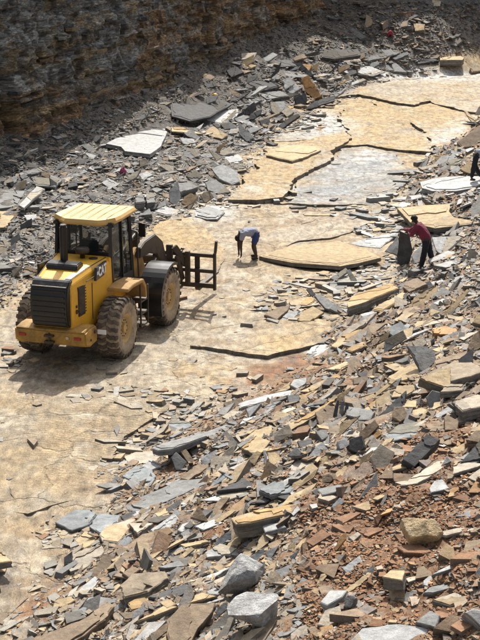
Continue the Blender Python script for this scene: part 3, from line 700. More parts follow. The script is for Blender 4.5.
# ------------------------------------------------------------------ boulders
def boulder_mesh(name, rx, ry, rz, ct, seed, sub=4, cuts=17):
    rg = np.random.default_rng(seed); bm = bmesh.new(); bmesh.ops.create_icosphere(bm, subdivisions=sub, radius=1)
    V = np.array([v.co[:] for v in bm.verts])
    for _ in range(cuts):
        d = rg.normal(size=3); d /= np.linalg.norm(d); h = rg.uniform(.42, .8); t = V @ d; V = V - np.outer(np.maximum(t - h, 0) * .985, d)
    V += .035 * (fbm(V[:, 0] * 3 + 9, V[:, 1] * 3 + V[:, 2] * 2.3, seed) - .5)[:, None] * V * 3
    V = V / np.abs(V).max(0) * np.array((rx, ry, rz))
    F = [[v.index for v in f.verts] for f in bm.faces]; bm.free()
    base = np.tile(np.array(ct), (len(V), 1)); t = fbm(V[:, 0] * 5, V[:, 1] * 5 + V[:, 2] * 4, seed + 1)[:, None]
    cc = base * (.75 + .5 * t)
    return raw_mesh(name, V, [i for f in F for i in f], [3] * len(F), point_col=cc)
for k, (cx, cy, w, h, ck, lab) in enumerate([
    (245, 580, 52, 36, 'L', 'pale angular boulder, upper of the two big grey ones at the bank foot'),  # pale palette lightens a camera side that faces away from the sun
    (257, 616, 62, 34, 'L', 'grey boulder with a flat pale top, lower of the two big grey ones'),
    (421, 531, 40, 38, 'T', 'big tan boulder perched on rusty gravel'),
    (350, 605, 15, 15, 'G', 'round grey stone below the rusty gravel'),
    (353, 447, 14, 10, 'D', 'dark rounded boulder in the hollow mid bank'),
    (330, 480, 18, 10, 'B', 'brown weathered boulder by the broad tan rock face'),
    (398, 432 + 16, 12, 8, 'P', 'tan knobbly stone just below the blue grey slab')]):
    g = G(cx, cy + h * .42); s = (CZ - g.z) / math.sin(math.atan2(CZ - g.z, g.y)) / FPX
    rx, rz = w / 2 * s * 1.12, h / 2 * s * 1.05
    me = boulder_mesh('boulder', rx, rx * .85, rz, np.array(PAL[ck]) * (1.3 if ck == 'T' else .9 if ck != 'L' else .95), 40 + k)
    o = link('boulder', me, None, M_BOULDER); o.location = (g.x, g.y + rx * .4, g.z + rz * .8); o.rotation_euler = (random.uniform(-.2, .2), random.uniform(-.2, .2), random.uniform(0, 1))
    tag(o, lab, 'boulder', 'boulders lying on the rubble bank'); PLACED.append((cx, cy, w, h))

# ------------------------------------------------------------------ further slabs and blocks, each with its own description
LAND = [(139, 140, 'the big pale slab under the cliff'), (30, 195, 'the long pale slab at the cliff foot'), (175, 193, 'the upright pale slab'), (228, 175, 'the bright pale slab at the floor edge'),
 (312, 87, 'the orange streaked upright slab'), (278, 108, 'the propped pale slab'), (340, 54, 'the largest dark slab'), (452, 57, 'the thick tan topped block'), (475, 137, 'the dark ledge block'),
 (450, 184, 'the long pale slab under the black trousered man'), (435, 215, 'the tan notched slab'), (404, 250, 'the dark standing slab'), (428, 262, "the maroon shirted man's feet"), (372, 294, 'the thick tan block slab'),
 (423, 298, 'the broad tipped tan slab'), (445, 330, 'the rust brown block'), (422, 360, 'the large smooth grey slab'), (452, 373, 'the long layered block'), (405, 431, 'the sharp edged blue grey slab'), (376, 434, 'the bright orange stone'),
 (350, 470, 'the broad tan rock face'), (341, 409, 'the three thin upright plates'), (304, 443, 'the black block mid bank'), (265, 400, 'the long pale strip slab'), (272, 512, 'the long tan beam of rock'), (205, 432, 'the very long grey slab'),
 (165, 495, 'the widest grey slab'), (199, 514, 'the triangular brown slab'), (90, 520, 'the cracked blue grey plates'), (88, 560, 'the rounded grey tan slab'), (80, 625, 'the long brown beam of rock'), (145, 585, 'the massive tan topped rock'),
 (190, 620, 'the brown gritty slab'), (245, 580, 'the upper pale boulder'), (257, 616, 'the flat topped grey boulder'), (340, 541, 'the upright yellow orange slab'), (421, 531, 'the big tan boulder'), (350, 605, 'the round grey stone'),
 (394, 575, 'the tan block on gravel'), (475, 620, 'the pale corner block'), (465, 402, 'the thick pale topped slab'), (150, 540, 'the large brown slanting slab'), (465, 514, 'the grey slab on rusty gravel'), (300, 308, 'the fan of slabs on the floor'),
 (145, 198, 'the squared blocks behind the cab'), (60, 240, "the loader's cab on the rubble side"), (20, 280, "the loader's tail on the rubble side"), (100, 175, 'the pale rubble slope above the loader'), (200, 150, 'the tan wedge on the heap')]
CW = {'G': 'grey', 'L': 'pale', 'T': 'tan', 'B': 'brown', 'D': 'dark', 'U': 'blue grey', 'P': 'tan grey', 'M': 'brown grey', 'R': 'rusty', 'O': 'orange'}
LOADER_BOX = (14, 198, 232, 395)
def blocked(px, py, w):
    if 32 < px < 195 and 215 < py < 372: return True
    for (a, b, c, d) in ((232, 215, 264, 262), (393, 200, 475, 275), (464, 150, 486, 190), (256, 236, 385, 268), (100, 118, 175, 156)):
        if a - w * .4 < px < c + w * .4 and b < py < d + w * .3: return True
    return any(abs(px - q[0]) < q[2] * .38 + w * .26 and abs(py - q[1]) < q[3] * .36 + w * .12 for q in PLACED)
def pick_color(px, py, rg, big=False):
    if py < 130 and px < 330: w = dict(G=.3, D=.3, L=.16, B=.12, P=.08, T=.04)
    elif px < 170 and py < 330: w = dict(G=.4, D=.18, L=.22, B=.1, P=.1)
    elif py < 240 and px < 270: w = dict(G=.3, L=.25, P=.2, B=.15, T=.1)
    elif py < 75: w = dict(D=.35, G=.25, B=.3, P=.06, T=.04)
    elif px > 300 and py > 490: w = dict(T=.16, B=.2, G=.2, P=.18, R=.14, L=.08, O=.04)
    elif py > 280: w = dict(G=.22, U=.06, T=.23, B=.14, P=.16, L=.12, D=.06, O=.01)
    else: w = dict(G=.3, L=.28, U=.1, T=.12, P=.14, D=.06)
    ks = list(w); p = np.array([w[k] for k in ks]); return ks[rg.choice(len(ks), p=p / p.sum())]
used = {}; n_s = [0]
def painted_shade_line(px): return np.interp(px, [0, 60, 110, 160, 230, 300, 360, 480], [192, 160, 120, 104, 92, 62, 50, 48])
def auto_slabs(n):
    rg = np.random.default_rng(12); made = 0; tries = 0
    while made < n and tries < 40000:
        tries += 1; px = rg.uniform(0, 480); py = rg.uniform(55, 636)
        p = ground_fast(np.array([px]), np.array([py]))[0]; db, dl = rub_masks(p[0], p[1])
        if max(db, dl) < .35: continue
        if cliff_dist(p[0], p[1]) < 1.0: continue
        rust = 300 < px and py > 490
        if rust and rg.uniform() < .85: continue
        if py > 280 and rg.uniform() < .0: continue
        if any(blob(np.array([px]), np.array([py]), *b)[0] > .4 for b in DIRT): continue
        near = sstep(60, 620, py); w = rg.uniform(9, 15 + 24 * near * rg.uniform() ** 1.1)
        mid_ = 230 < px and 300 < py < 500
        if mid_: w *= 1.15
        if px < 170 and py < 330: w = rg.uniform(8, 13)
        if py < painted_shade_line(px) and rg.uniform() < .6: continue
        if blocked(px, py, w): continue
        ck = pick_color(px, py, rg); block = rg.uniform() < .22; long = (not block) and rg.uniform() < .42; w = w * 1.5 if long and (px > 250 or py > 400) else w
        hh = w * (rg.uniform(.45, .7) if block else rg.uniform(.14, .24) if long else rg.uniform(.28, .55))
        a0 = -rg.uniform(.2, .75) if px > 250 or py > 400 else rg.uniform(-.7, .7)
        m = int(rg.integers(3, 6)); sk_ = rg.uniform(-.45, .45); q0 = [(-.5, -.5), (.5, -.5), (.5, .5), (-.5, .5)]
        q0 = [(a + sk_ * b + rg.uniform(-.14, .14), b + rg.uniform(-.16, .16)) for a, b in q0]
        if m == 3: q0.pop(int(rg.integers(0, 4)))
        if m == 5:
            c_ = int(rg.integers(0, 4)); a_, b_, d_ = q0[c_ - 1], q0[c_], q0[(c_ + 1) % 4]; f1, f2 = rg.uniform(.3, .6), rg.uniform(.3, .6)
            q0[c_:c_ + 1] = [(b_[0] + (a_[0] - b_[0]) * f1, b_[1] + (a_[1] - b_[1]) * f1), (b_[0] + (d_[0] - b_[0]) * f2, b_[1] + (d_[1] - b_[1]) * f2)]
        pts = [(w * a, hh * b) for a, b in q0]
        pts = [(px + x * math.cos(a0) - y * math.sin(a0), py + x * math.sin(a0) + y * math.cos(a0)) for x, y in pts]
        dist = math.hypot(p[1], CZ); th = w / FPX * dist * (rg.uniform(.22, .38) if block else rg.uniform(.05, .12)); th = max(.03, min(.32, th))
        kind = 'b' if block else ('d' if long else 's')
        if kind == 's' and n_s[0] >= 172: continue
        lx, ly, ln = min(LAND, key=lambda q: (q[0] - px) ** 2 + ((q[1] - py) * 1.4) ** 2)
        dx, dy = px - lx, (py - ly) * 1.4
        rel = ('to the right of' if dx > 0 else 'to the left of') if abs(dx) > abs(dy) else ('just in front of' if dy > 0 else 'just behind')
        sz = 'small' if w < 13 else 'middling' if w < 19 else 'large'
        shp = {3: 'three cornered', 4: 'four sided', 5: 'clipped'}[m]
        noun = {'s': 'slab', 'b': 'chunky block', 'd': 'narrow shard'}[kind]
        lab = f'{sz} {CW[ck]} {noun} {rel} {ln}'
        if lab in used:
            lab = f'{sz} {shp} {CW[ck]} {noun} {rel} {ln}'
            if lab in used:
                lab = f'another {sz} {shp} {CW[ck]} {noun} {rel} {ln}'
            if lab in used: continue
        if len(lab.split()) > 16: continue
        used[lab] = 1; n_s[0] += kind == 's'; nm, cat, grp = KN[kind]
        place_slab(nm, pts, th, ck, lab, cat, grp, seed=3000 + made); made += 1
auto_slabs(400)
print('COUNTS', {k: sum(1 for o in COL.objects if o.name.split('.')[0] == v[0]) for k, v in KN.items()})

# ------------------------------------------------------------------ loose stone, chips and gravel (nobody could count it)
def chips(name, P, size, flat, yaw, tilt, taz, cols, mat, elong, rg, label=None):
    n = len(P); m = 4; bxs = np.array([(-.5, -.5), (.5, -.5), (.5, .5), (-.5, .5)])[None] + rg.uniform(-.17, .17, (n, m, 2))
    sh = rg.uniform(-.4, .4, (n, 1)); tx = (bxs[..., 0] + sh * bxs[..., 1]) * elong[:, None] * .85; ty = bxs[..., 1] / np.sqrt(elong)[:, None] * .85
    cut = rg.uniform(size=n) < .3; tx[cut, 2] = tx[cut, 3] * .6 + tx[cut, 2] * .4; ty[cut, 2] = ty[cut, 3] * .6 + ty[cut, 2] * .4
    th = flat; sc = rg.uniform(.85, 1.12, (n, 1))
    top = np.stack([tx, ty, th[:, None] * .5 + rg.uniform(-.03, .03, (n, m))], -1)
    bot = np.stack([tx * sc + rg.uniform(-.05, .05, (n, m)), ty * sc + rg.uniform(-.05, .05, (n, m)), -th[:, None] * .5 + rg.uniform(-.05, .05, (n, m))], -1)
    V = np.concatenate([top, bot], 1) * size[:, None, None]
    cy, sy = np.cos(yaw), np.sin(yaw); x = V[..., 0] * cy[:, None] - V[..., 1] * sy[:, None]; y = V[..., 0] * sy[:, None] + V[..., 1] * cy[:, None]; z = V[..., 2]
    # tilt by angle about the horizontal axis perpendicular to taz
    ax = np.stack([-np.sin(taz), np.cos(taz), 0 * taz], 1)[:, None, :]; Vv = np.stack([x, y, z], -1)
    c, s = np.cos(tilt)[:, None, None], np.sin(tilt)[:, None, None]
    Vv = Vv * c + np.cross(np.broadcast_to(ax, Vv.shape), Vv) * s + ax * (Vv * ax).sum(-1, keepdims=True) * (1 - c)
    Vv += P[:, None, :]
    base = (np.arange(n) * 2 * m)[:, None]
    t = np.arange(m); f_top = base + t; f_bot = base + m + t[::-1]
    quads = np.stack([(t + 1) % m, t, t + m, (t + 1) % m + m], 1).ravel()
    loops = np.concatenate([f_top, f_bot, base + quads[None]], 1).ravel()
    tot = np.tile(np.array([m, m] + [4] * m), n)
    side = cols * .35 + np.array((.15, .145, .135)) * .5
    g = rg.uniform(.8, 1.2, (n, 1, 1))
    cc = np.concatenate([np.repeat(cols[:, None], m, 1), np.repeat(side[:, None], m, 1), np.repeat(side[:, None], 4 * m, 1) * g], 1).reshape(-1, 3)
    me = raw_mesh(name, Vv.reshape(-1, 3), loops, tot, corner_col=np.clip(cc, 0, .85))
    o = link(name, me, None, mat); tag(o, label, None, None, 'stuff'); return o
PALN = list(PAL); PALA = np.array([PAL[k] for k in PALN])
def mixcol(px, py, rg):
    n = len(px); W = np.zeros((n, len(PALN)))
    def put(m, d):
        w = np.array([d.get(k, 0) for k in PALN], float); W[m] = w / w.sum()
    al = np.ones(n, bool)
    put(al, dict(G=.24, U=.06, T=.15, B=.22, P=.13, L=.06, D=.05, M=.12, R=.07, O=.01))
    put((px > 300) & (py > 480 - (px - 300) * .35), dict(R=.40, B=.26, P=.10, M=.12, G=.08, T=.07, O=.02, L=.01))
    put((py < 300) & (px > 330), dict(G=.3, L=.24, U=.1, T=.08, P=.18, D=.04, M=.1))
    put((px < 170) & (py < 330), dict(G=.34, D=.16, L=.12, B=.18, P=.06, M=.16))
    put((py < 240) & (px >= 140) & (px < 275), dict(G=.28, L=.2, P=.2, B=.18, M=.14, D=.06))
    put((py < painted_shade_line(px)) & (px < 340), dict(D=.62, G=.24, B=.13, L=.01))  # cliff's cast shadow coloured into the chips: mostly dark palette here
    put((py < 62) & (px >= 300), dict(D=.25, B=.48, G=.17, P=.05, R=.05))
    c = np.cumsum(W, 1); k = (rg.uniform(size=(n, 1)) > c).sum(1).clip(0, len(PALN) - 1)
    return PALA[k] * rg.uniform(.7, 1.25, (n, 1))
def scatter(n, name, smin, smax, pw, seed, label, cover='rubble', lift=.15, mat=M_CHIP):
    rg = np.random.default_rng(seed); px = rg.uniform(-30, 510, n); py = rg.uniform(2, 665, n) 
    P = ground_fast(px, py); x, y = P[:, 0], P[:, 1]; db, dl = rub_masks(x, y); dc = cliff_dist(x, y)
    if cover == 'rubble':
        pr = np.maximum(sstep(-.35, .6, db), sstep(-.5, .5, dl))
        pr *= 1 - .65 * (blob(px, py, 415, 520, 110, 60, -20) if smin > .05 else 0)
    else:
        pr = np.full(n, .02)
        for b in ((150, 440, 36, 14, -10), (115, 455, 30, 22, 0), (310, 200, 40, 5, 0), (345, 290, 40, 22, -20), (300, 302, 40, 18, 0), (370, 262, 40, 12, 0), (12, 362, 14, 8, 0), (235, 202, 25, 8, 0),
                  (300, 125, 45, 12, 0), (235, 395, 40, 12, -25), (40, 600, 40, 22, -35), (75, 535, 30, 14, 0), (130, 400, 60, 10, 0), (380, 75, 60, 8, 0), (400, 195, 30, 16, 0), (170, 410, 40, 14, 0), (380, 225, 30, 12, 0), (340, 212, 40, 5, 0)):
            pr = np.maximum(pr, blob(px, py, *b) * .9)
        pr *= 1 - np.maximum(sstep(-.3, .2, db), sstep(-.3, .2, dl))
        # nothing loose on top of the big raised plates
        pr = np.where((px > 255) & (px < 385) & (py > 238) & (py < 268), 0, pr)
    if smin > .05: pr = pr * (1 - .5 * ((py < 62) & (px > 250))) * np.where((py > 470) & (px > 60), .72, 1)
    if smin > .05: pr = pr * (1 - .62 * ((px > 300) & (py > 480 - (px - 300) * .35)))
    for b in DIRT: pr = pr * (1 - (.85 if smin > .03 else .45) * blob(px, py, *b))
    keep = (rg.uniform(size=n) < pr) & (dc > .1)
    for q in OUTL:
        x0, y0 = q.min(0); x1, y1 = q.max(0); m = np.nonzero(keep & (px > x0) & (px < x1) & (py > y0) & (py < y1 + 2))[0]
        if len(m):
            ins = np.zeros(len(m), bool); X, Y = px[m], py[m]
            for (ax, ay), (bx_, by_) in zip(q, np.roll(q, -1, 0)):
                ins ^= ((ay > Y) != (by_ > Y)) & (X < (bx_ - ax) * (Y - ay) / (by_ - ay + 1e-9) + ax)
            keep[m[ins & (rg.uniform(size=len(m)) < .96)]] = False
    P = P[keep]; px = px[keep]; py = py[keep]; k = len(P)
    dist = np.hypot(P[:, 1], CZ); u = rg.uniform(size=k) ** pw
    size = (smin + (smax - smin) * u) * (dist / 30) ** .75 * np.where((px < 260) & (py < 340), .68, 1) * np.where(py < 120, .72, 1)
    cols = mixcol(px, py, rg); dust = np.where(db[keep] > 0, .24, .12)[:, None] * rg.uniform(.3, 1.6, (k, 1)); inr = (px > 300) & (py > 480 - (px - 300) * .35); cols = cols * (1 - dust) + np.where(inr[:, None], np.array((.25, .145, .08)), np.array((.26, .215, .155))) * dust
    if smax < .1: cols = np.where((db[keep] > 0)[:, None] & (rg.uniform(size=(k, 1)) < .6), np.where(((px > 300) & (py > 480 - (px - 300) * .35))[:, None], np.array((.26, .13, .06)), np.array((.24, .155, .09))) * rg.uniform(.6, 1.4, (k, 1)), cols)
    if cover != 'rubble': cols = np.where(rg.uniform(size=(k, 1)) < .5, cols * .5 + np.array((.4, .37, .3)) * .5, cols)
    rust = (px > 300) & (py > 480 - (px - 300) * .35)
    flat = np.where(rg.uniform(size=k) < np.where(rust, .7, .2), rg.uniform(.28, .55, k), rg.uniform(.07, .2, k))
    elong = np.where(rg.uniform(size=k) < .4, rg.uniform(1.3, 2.6, k), rg.uniform(.8, 1.2, k))
    bankm = (db[keep] > -.5) & (rg.uniform(size=k) < .62); bankm &= ~(rust & (rg.uniform(size=k) < .9)); elong = np.where(rust, rg.uniform(.8, 1.3, k), elong); elong = np.where(bankm, rg.uniform(1.4, 2.9, k), elong)
    yaw = np.where(bankm, rg.normal(1.12, .28, k), rg.uniform(0, 6.28, k))
    tilt = np.abs(rg.normal(0, .34, k)) * (1 if cover == 'rubble' else .25); taz = rg.normal(-1.9, 1.3, k)
    P[:, 2] += size * lift * (rg.uniform(-.3, 1, k) if cover == 'rubble' else flat * 2)
    return chips(name, P, size, flat, yaw, tilt, taz, cols, mat, elong, rg, label)
scatter(5500, 'loose_stones', .16, .42, 2.0, 1, 'loose broken slate heaped over the rubble banks', lift=.15, mat=M_ROCK)
scatter(62000, 'broken_slate', .06, .17, 2.2, 2, 'hand sized broken slate between the slabs', lift=.3)
scatter(150000, 'gravel', .028, .085, 1.5, 3, 'fine grey and rusty gravel filling the rubble banks', lift=.35)
scatter(46000, 'slate_chips', .05, .26, 2.6, 4, 'thin slate chips strewn over the quarry floor', cover='floor', lift=.2)

# ledges of stone standing out of the cliff
def cliff_stones(n=170):
    rg = np.random.default_rng(8); made = 0
    while made < n:
        i = rg.integers(40, len(c_us) - 40); j = rg.integers(6, len(c_vs) - 8); z = c_vs[j]
        p = c_pu[i] + c_nrm[i] * (c_D[j, i]); px, py = to_px(p[0], p[1], z)
        if not (-15 < px < 495 and -10 < py < 190): continue
        w = rg.uniform(.5, 1.9); h = rg.uniform(.06, .2); d = rg.uniform(.25, .4)
        m = 6; an = np.arange(m) * 6.283 / m + rg.uniform(-.3, .3, m); poly = ensure_ccw([(w / 2 * math.cos(a), d * math.sin(a)) for a in an])
        up = z > 4
        c = np.array((.11, .11, .10)) if rg.uniform() < (.6 if up else .3) else np.array((.15, .105, .062)) if rg.uniform() < .7 else np.array((.055, .052, .05))  # ledge colours darkened so lit tops blend with the shaded wall
        c = c * rg.uniform(.7, 1.3); me = slab_mesh('rock_ledge', poly, h, c, c * .9, 5000 + made, layers=False)
        o = link('rock_ledge', me, CLF, M_ROCK); yaw = math.atan2(-c_nrm[i][0], c_nrm[i][1]) + rg.normal() * .12
        o.location = (p[0] - c_nrm[i][0] * d * .62, p[1] - c_nrm[i][1] * d * .62, z + h / 2); o.rotation_euler = (rg.normal() * .06, rg.normal() * .06, yaw); made += 1
cliff_stones()

# ------------------------------------------------------------------ wheel loader
M_YEL = plain('loader_yellow', (.74, .395, .03), .42, dirt=.34, dirtcol=(.42, .27, .10))
M_YELD = plain('loader_yellow_dirty', (.50, .27, .045), .6, dirt=.95, dirtcol=(.30, .20, .10))
M_ROOF = plain('loader_roof', (.58, .36, .11), .5, dirt=.4, dirtcol=(.66, .48, .22))
M_BLK = plain('loader_black', (.012, .012, .013), .32, dirt=.12, dirtcol=(.06, .055, .045))
M_BLKD = plain('loader_black_dusty', (.02, .02, .02), .55, dirt=.5, dirtcol=(.11, .09, .065))
M_STEEL = plain('loader_steel', (.055, .045, .035), .5, .4, dirt=.6, dirtcol=(.13, .095, .06))
M_TYRE = plain('tyre_rubber', (.085, .065, .048), .9, dirt=1.1, dirtcol=(.42, .33, .23), bump=.01)
M_LUG = plain('tyre_lug', (.06, .048, .038), .9, dirt=.6, dirtcol=(.24, .175, .115))
M_RIM = plain('rim_yellow', (.50, .33, .12), .7, dirt=.7, dirtcol=(.36, .26, .15))
M_CHROME = plain('bare_metal', (.4, .38, .35), .35, .8, dirt=.4)
M_WHITE = plain('white_paint', (.8, .8, .78), .5)
M_SEAT = plain('seat_cloth', (.02, .022, .03), .9)
def glass(name, col=(.03, .04, .04), alpha=.5):
    m, t, b = new_mat(name); b.inputs['Base Color'].default_value = (*col, 1); b.inputs['Roughness'].default_value = .06
    b.inputs['Alpha'].default_value = alpha; b.inputs['Specular IOR Level'].default_value = .7; return m
M_GLASS = glass('cab_glass')
def bx(bm, x0, x1, y0, y1, z0, z1, bev=0):
    r = bmesh.ops.create_cube(bm, size=1, matrix=Matrix.Translation(((x0 + x1) / 2, (y0 + y1) / 2, (z0 + z1) / 2)) @ Matrix.Diagonal((abs(x1 - x0), abs(y1 - y0), abs(z1 - z0), 1)))
    if bev:
        es = {e for v in r['verts'] for e in v.link_edges}; bmesh.ops.bevel(bm, geom=list(es), offset=bev, segments=2, affect='EDGES', profile=.6)
def prism(bm, prof, y0, y1, axis='y'):
    A = [bm.verts.new((p[0], y0, p[1])) for p in prof]; B = [bm.verts.new((p[0], y1, p[1])) for p in prof]; n = len(prof)
    fs = [bm.faces.new(A), bm.faces.new(B[::-1])]
    for i in range(n): fs.append(bm.faces.new((A[i], B[i], B[(i + 1) % n], A[(i + 1) % n])))
    return A + B
def bevel_all(bm, w, seg=2):
    bmesh.ops.remove_doubles(bm, verts=bm.verts, dist=1e-5); bmesh.ops.recalc_face_normals(bm, faces=bm.faces)
    bmesh.ops.bevel(bm, geom=[e for e in bm.edges if len(e.link_faces) == 2 and e.calc_face_angle(0) > .4], offset=w, segments=seg, affect='EDGES')
def rod(bm, a, b, r, n=10):
    a, b = Vector(a), Vector(b); d = b - a; q = d.to_track_quat('Z', 'Y').to_matrix().to_4x4()
    bmesh.ops.create_cone(bm, segments=n, radius1=r, radius2=r, depth=d.length, cap_ends=True, matrix=Matrix.Translation((a + b) / 2) @ q)
def bar(bm, a, b, w, h):
    a, b = Vector(a), Vector(b); d = b - a; q = d.to_track_quat('X', 'Z').to_matrix().to_4x4()
    bmesh.ops.create_cube(bm, size=1, matrix=Matrix.Translation((a + b) / 2) @ q @ Matrix.Diagonal((d.length, w, h, 1)))
def part(name, mat, parent, fn, bev=0, smooth=False):
    bm = bmesh.new(); fn(bm)
    if bev: bevel_all(bm, bev)
    return bm_obj(name, bm, mat, parent, smooth)
def loft(bm, rings):
    R = [[bm.verts.new(p) for p in r] for r in rings]; n = len(R[0])
    for a, b in zip(R, R[1:]):
        for i in range(n): bm.faces.new((a[i], a[(i + 1) % n], b[(i + 1) % n], b[i]))
    bm.faces.new(R[0][::-1]); bm.faces.new(R[-1])
def lathe(bm, prof, n=48):
    R = []
    for k in range(n):
        a = 2 * math.pi * k / n; R.append([bm.verts.new((r * math.cos(a), y, r * math.sin(a))) for r, y in prof])
    m = len(prof)
    for k in range(n):
        a, b = R[k], R[(k + 1) % n]
        for i in range(m - 1): bm.faces.new((a[i], a[i + 1], b[i + 1], b[i]))
LD = link('wheel_loader', None); LD.location = (-4.046, 37.6, .0); LD.rotation_euler = (0, 0, math.radians(72.2))
tag(LD, 'yellow wheel loader with black grille and empty fork frame standing on the quarry floor', 'wheel loader')
WR, WW = .765, .56
def make_wheel():
    w = WW / 2
    prof = [(.36, -w * .86), (.46, -w * .98), (.60, -w), (.69, -w * .93), (.725, -w * .8), (.735, -w * .4), (.735, w * .4), (.725, w * .8), (.69, w * .93), (.60, w), (.46, w * .98), (.36, w * .86)]
    t = part('wheel', M_TYRE, LD, lambda bm: lathe(bm, prof, 56), smooth=True)
    def lugs(bm):
        N = 24
        for k in range(N):
            for s in (-1, 1):
                a0 = 2 * math.pi * (k + (.5 if s > 0 else 0)) / N; pts = []
                for (da, yy, rr) in ((0, 0.01, .748), (.055, .12, .752), (.035, .2, .752), (.06, .262, .738), (.055, .285, .70)): pts.append((a0 + da * 1.6, yy * s, rr))
                hw = .062
                top = [[(p[0] - hw, p[1], p[2] + .02), (p[0] + hw, p[1], p[2] + .02)] for p in pts]; bot = [[(p[0] - hw * 1.15, p[1], p[2] - .06), (p[0] + hw * 1.15, p[1], p[2] - .06)] for p in pts]
                cv = lambda q: bm.verts.new((q[2] * math.cos(q[0]), q[1], q[2] * math.sin(q[0])))
                T = [[cv(a), cv(b)] for a, b in top]; Bt = [[cv(a), cv(b)] for a, b in bot]
                for i in range(len(T) - 1):
                    bm.faces.new((T[i][0], T[i][1], T[i + 1][1], T[i + 1][0])); bm.faces.new((T[i][0], T[i + 1][0], Bt[i + 1][0], Bt[i][0])); bm.faces.new((T[i][1], Bt[i][1], Bt[i + 1][1], T[i + 1][1]))
                bm.faces.new((T[0][0], Bt[0][0], Bt[0][1], T[0][1])); bm.faces.new((T[-1][0], T[-1][1], Bt[-1][1], Bt[-1][0]))
    tr = part('tread', M_LUG, t, lugs); tr['kind'] = 'stuff'
    part('rim', M_RIM, t, lambda bm: lathe(bm, [(0, -.12), (.14, -.13), (.16, -.17), (.24, -.16), (.27, -.10), (.31, -.20), (.37, -.245), (.385, -.235), (.385, .235), (.37, .245), (.31, .2), (.27, .1), (0, .1)], 36), smooth=True)
    part('wheel_hub', M_RIM, t, lambda bm: rod(bm, (0, -.21, 0), (0, .1, 0), .11, 14), bev=.012)
    def bolts(bm):
        for k in range(12):
            a = k * math.pi / 6; rod(bm, (.2 * math.cos(a), -.185, .2 * math.sin(a)), (.2 * math.cos(a), -.13, .2 * math.sin(a)), .017, 6)
    b = part('wheel_bolts', M_STEEL, t, bolts); b['kind'] = 'stuff'
    return t
def copy_part(o, parent):
    c = o.copy(); COL.objects.link(c); c.parent = parent
    for ch in [q for q in bpy.data.objects if q.parent == o]: copy_part(ch, c)
    return c
w0 = make_wheel(); w0.location = (0, -1.345 + WW / 2, WR)
for i, (x, s) in enumerate(((3.16, -1), (0, 1), (3.16, 1))):
    c = copy_part(w0, LD); c.location = (x, s * (1.345 - WW / 2), WR); c.rotation_euler = (0, [.2, .5, .9][i], math.pi if s > 0 else 0)
# engine hood: narrow at the grille, wider and higher at the cab
def hood(bm):
    rings = []
    for (x, hw, hb, zt, zb) in ((-1.46, .46, .50, 2.20, 1.05), (-1.38, .49, .53, 2.25, .98), (-.6, .60, .64, 2.37, .95), (.0, .68, .72, 2.42, .95), (.38, .72, .76, 2.44, .95)):
        r = [(x, -hb, zb), (x, -hb, zt - .35), (x, -hw - .01, zt - .12), (x, -hw + .07, zt - .015), (x, -hw + .2, zt + .01), (x, hw - .2, zt + .01), (x, hw - .07, zt - .015), (x, hw + .01, zt - .12), (x, hb, zt - .35), (x, hb, zb)]
        rings.append(r)
    loft(bm, rings)
part('engine_hood', M_YEL, LD, hood, bev=.012)
def seam(bm): bx(bm, -1.36, -.1, -.36, -.35, 2.2, 2.385)
def grille(bm):
    prof = [(-1.44, 1.08), (-1.58, 1.16), (-1.66, 1.45), (-1.67, 1.85), (-1.60, 2.10), (-1.45, 2.235), (-1.30, 2.275), (-1.28, 1.1)]
    prism(bm, prof, -.475, .475)
gr = part('radiator_grille', M_BLK, LD, grille, bev=.02)
for k in range(7):
    z = 1.22 + k * .13; xx = np.interp(z, [1.16, 1.45, 1.85, 2.1], [-1.585, -1.665, -1.675, -1.605])
    part('slat', M_BLK, gr, lambda bm: (bx(bm, xx - .018, xx + .02, -.42, .42, z - .03, z + .03)), bev=.008)
part('grille_trim', M_CHROME, gr, lambda bm: bar(bm, (-1.60, -.44, 2.118), (-1.60, .44, 2.118), .018, .02))
def cw(bm):
    A = [(-1.62, .70), (-1.66, 1.05), (-1.35, 1.10), (-1.0, 1.10), (-.9, .95), (-.95, .66), (-1.3, .62)]
    prism(bm, A, -.93, .93)
M_CWT = plain('counterweight_paint', (.50, .28, .045), .6, dirt=.85, dirtcol=(.17, .105, .05))
part('counterweight', M_CWT, LD, cw, bev=.04)
for s in (-1, 1):
    part('tail_light', plain('tail_light_red', (.35, .03, .02), .4) if s < 0 else bpy.data.materials['tail_light_red'], LD, lambda bm: bx(bm, -1.672, -1.64, s * .72 - .09, s * .72 + .09, .86, .93), bev=.008)
part('tow_pin', M_STEEL, LD, lambda bm: (bx(bm, -1.74, -1.6, -.12, .12, .74, .80), bx(bm, -1.74, -1.6, -.12, .12, .90, .95), rod(bm, (-1.69, 0, .72), (-1.69, 0, 1.0), .025)), bev=.006)
part('number_plate', M_WHITE, LD, lambda bm: bx(bm, -1.0, -.98, -1.18, -.96, .86, .97))
for s in (-1, 1):
    sv = part('side_vent', M_STEEL, LD, lambda bm: bx(bm, -1.15, -.66, s * .60, s * .662, 1.3, 2.03), bev=.01)
    sv.rotation_euler = (0, 0, -s * -.07)
    for k in range(9): part('louvre', M_STEEL, sv, lambda bm: bx(bm, -1.12, -.69, s * .655, s * .666, 1.36 + k * .072, 1.39 + k * .072))
    part('side_skirt', M_YELD, LD, lambda bm: prism(bm, [(-1.0, .62), (-1.0, .98), (.4, .98), (.9, .75), (.9, .6)], s * .55, s * .66), bev=.015)
part('air_intake', M_BLK, LD, lambda bm: prism(bm, [(-.86, 2.35), (-.82, 2.47), (-.74, 2.50), (-.52, 2.51), (-.46, 2.46), (-.44, 2.38)], -.40, .42), bev=.02)
part('exhaust_pipe', M_BLK, LD, lambda bm: (rod(bm, (-.46, .10, 2.4), (-.46, .10, 3.32), .095, 16), rod(bm, (-.46, .10, 3.3), (-.47, .10, 3.38), .075, 16)), bev=.01, smooth=False)
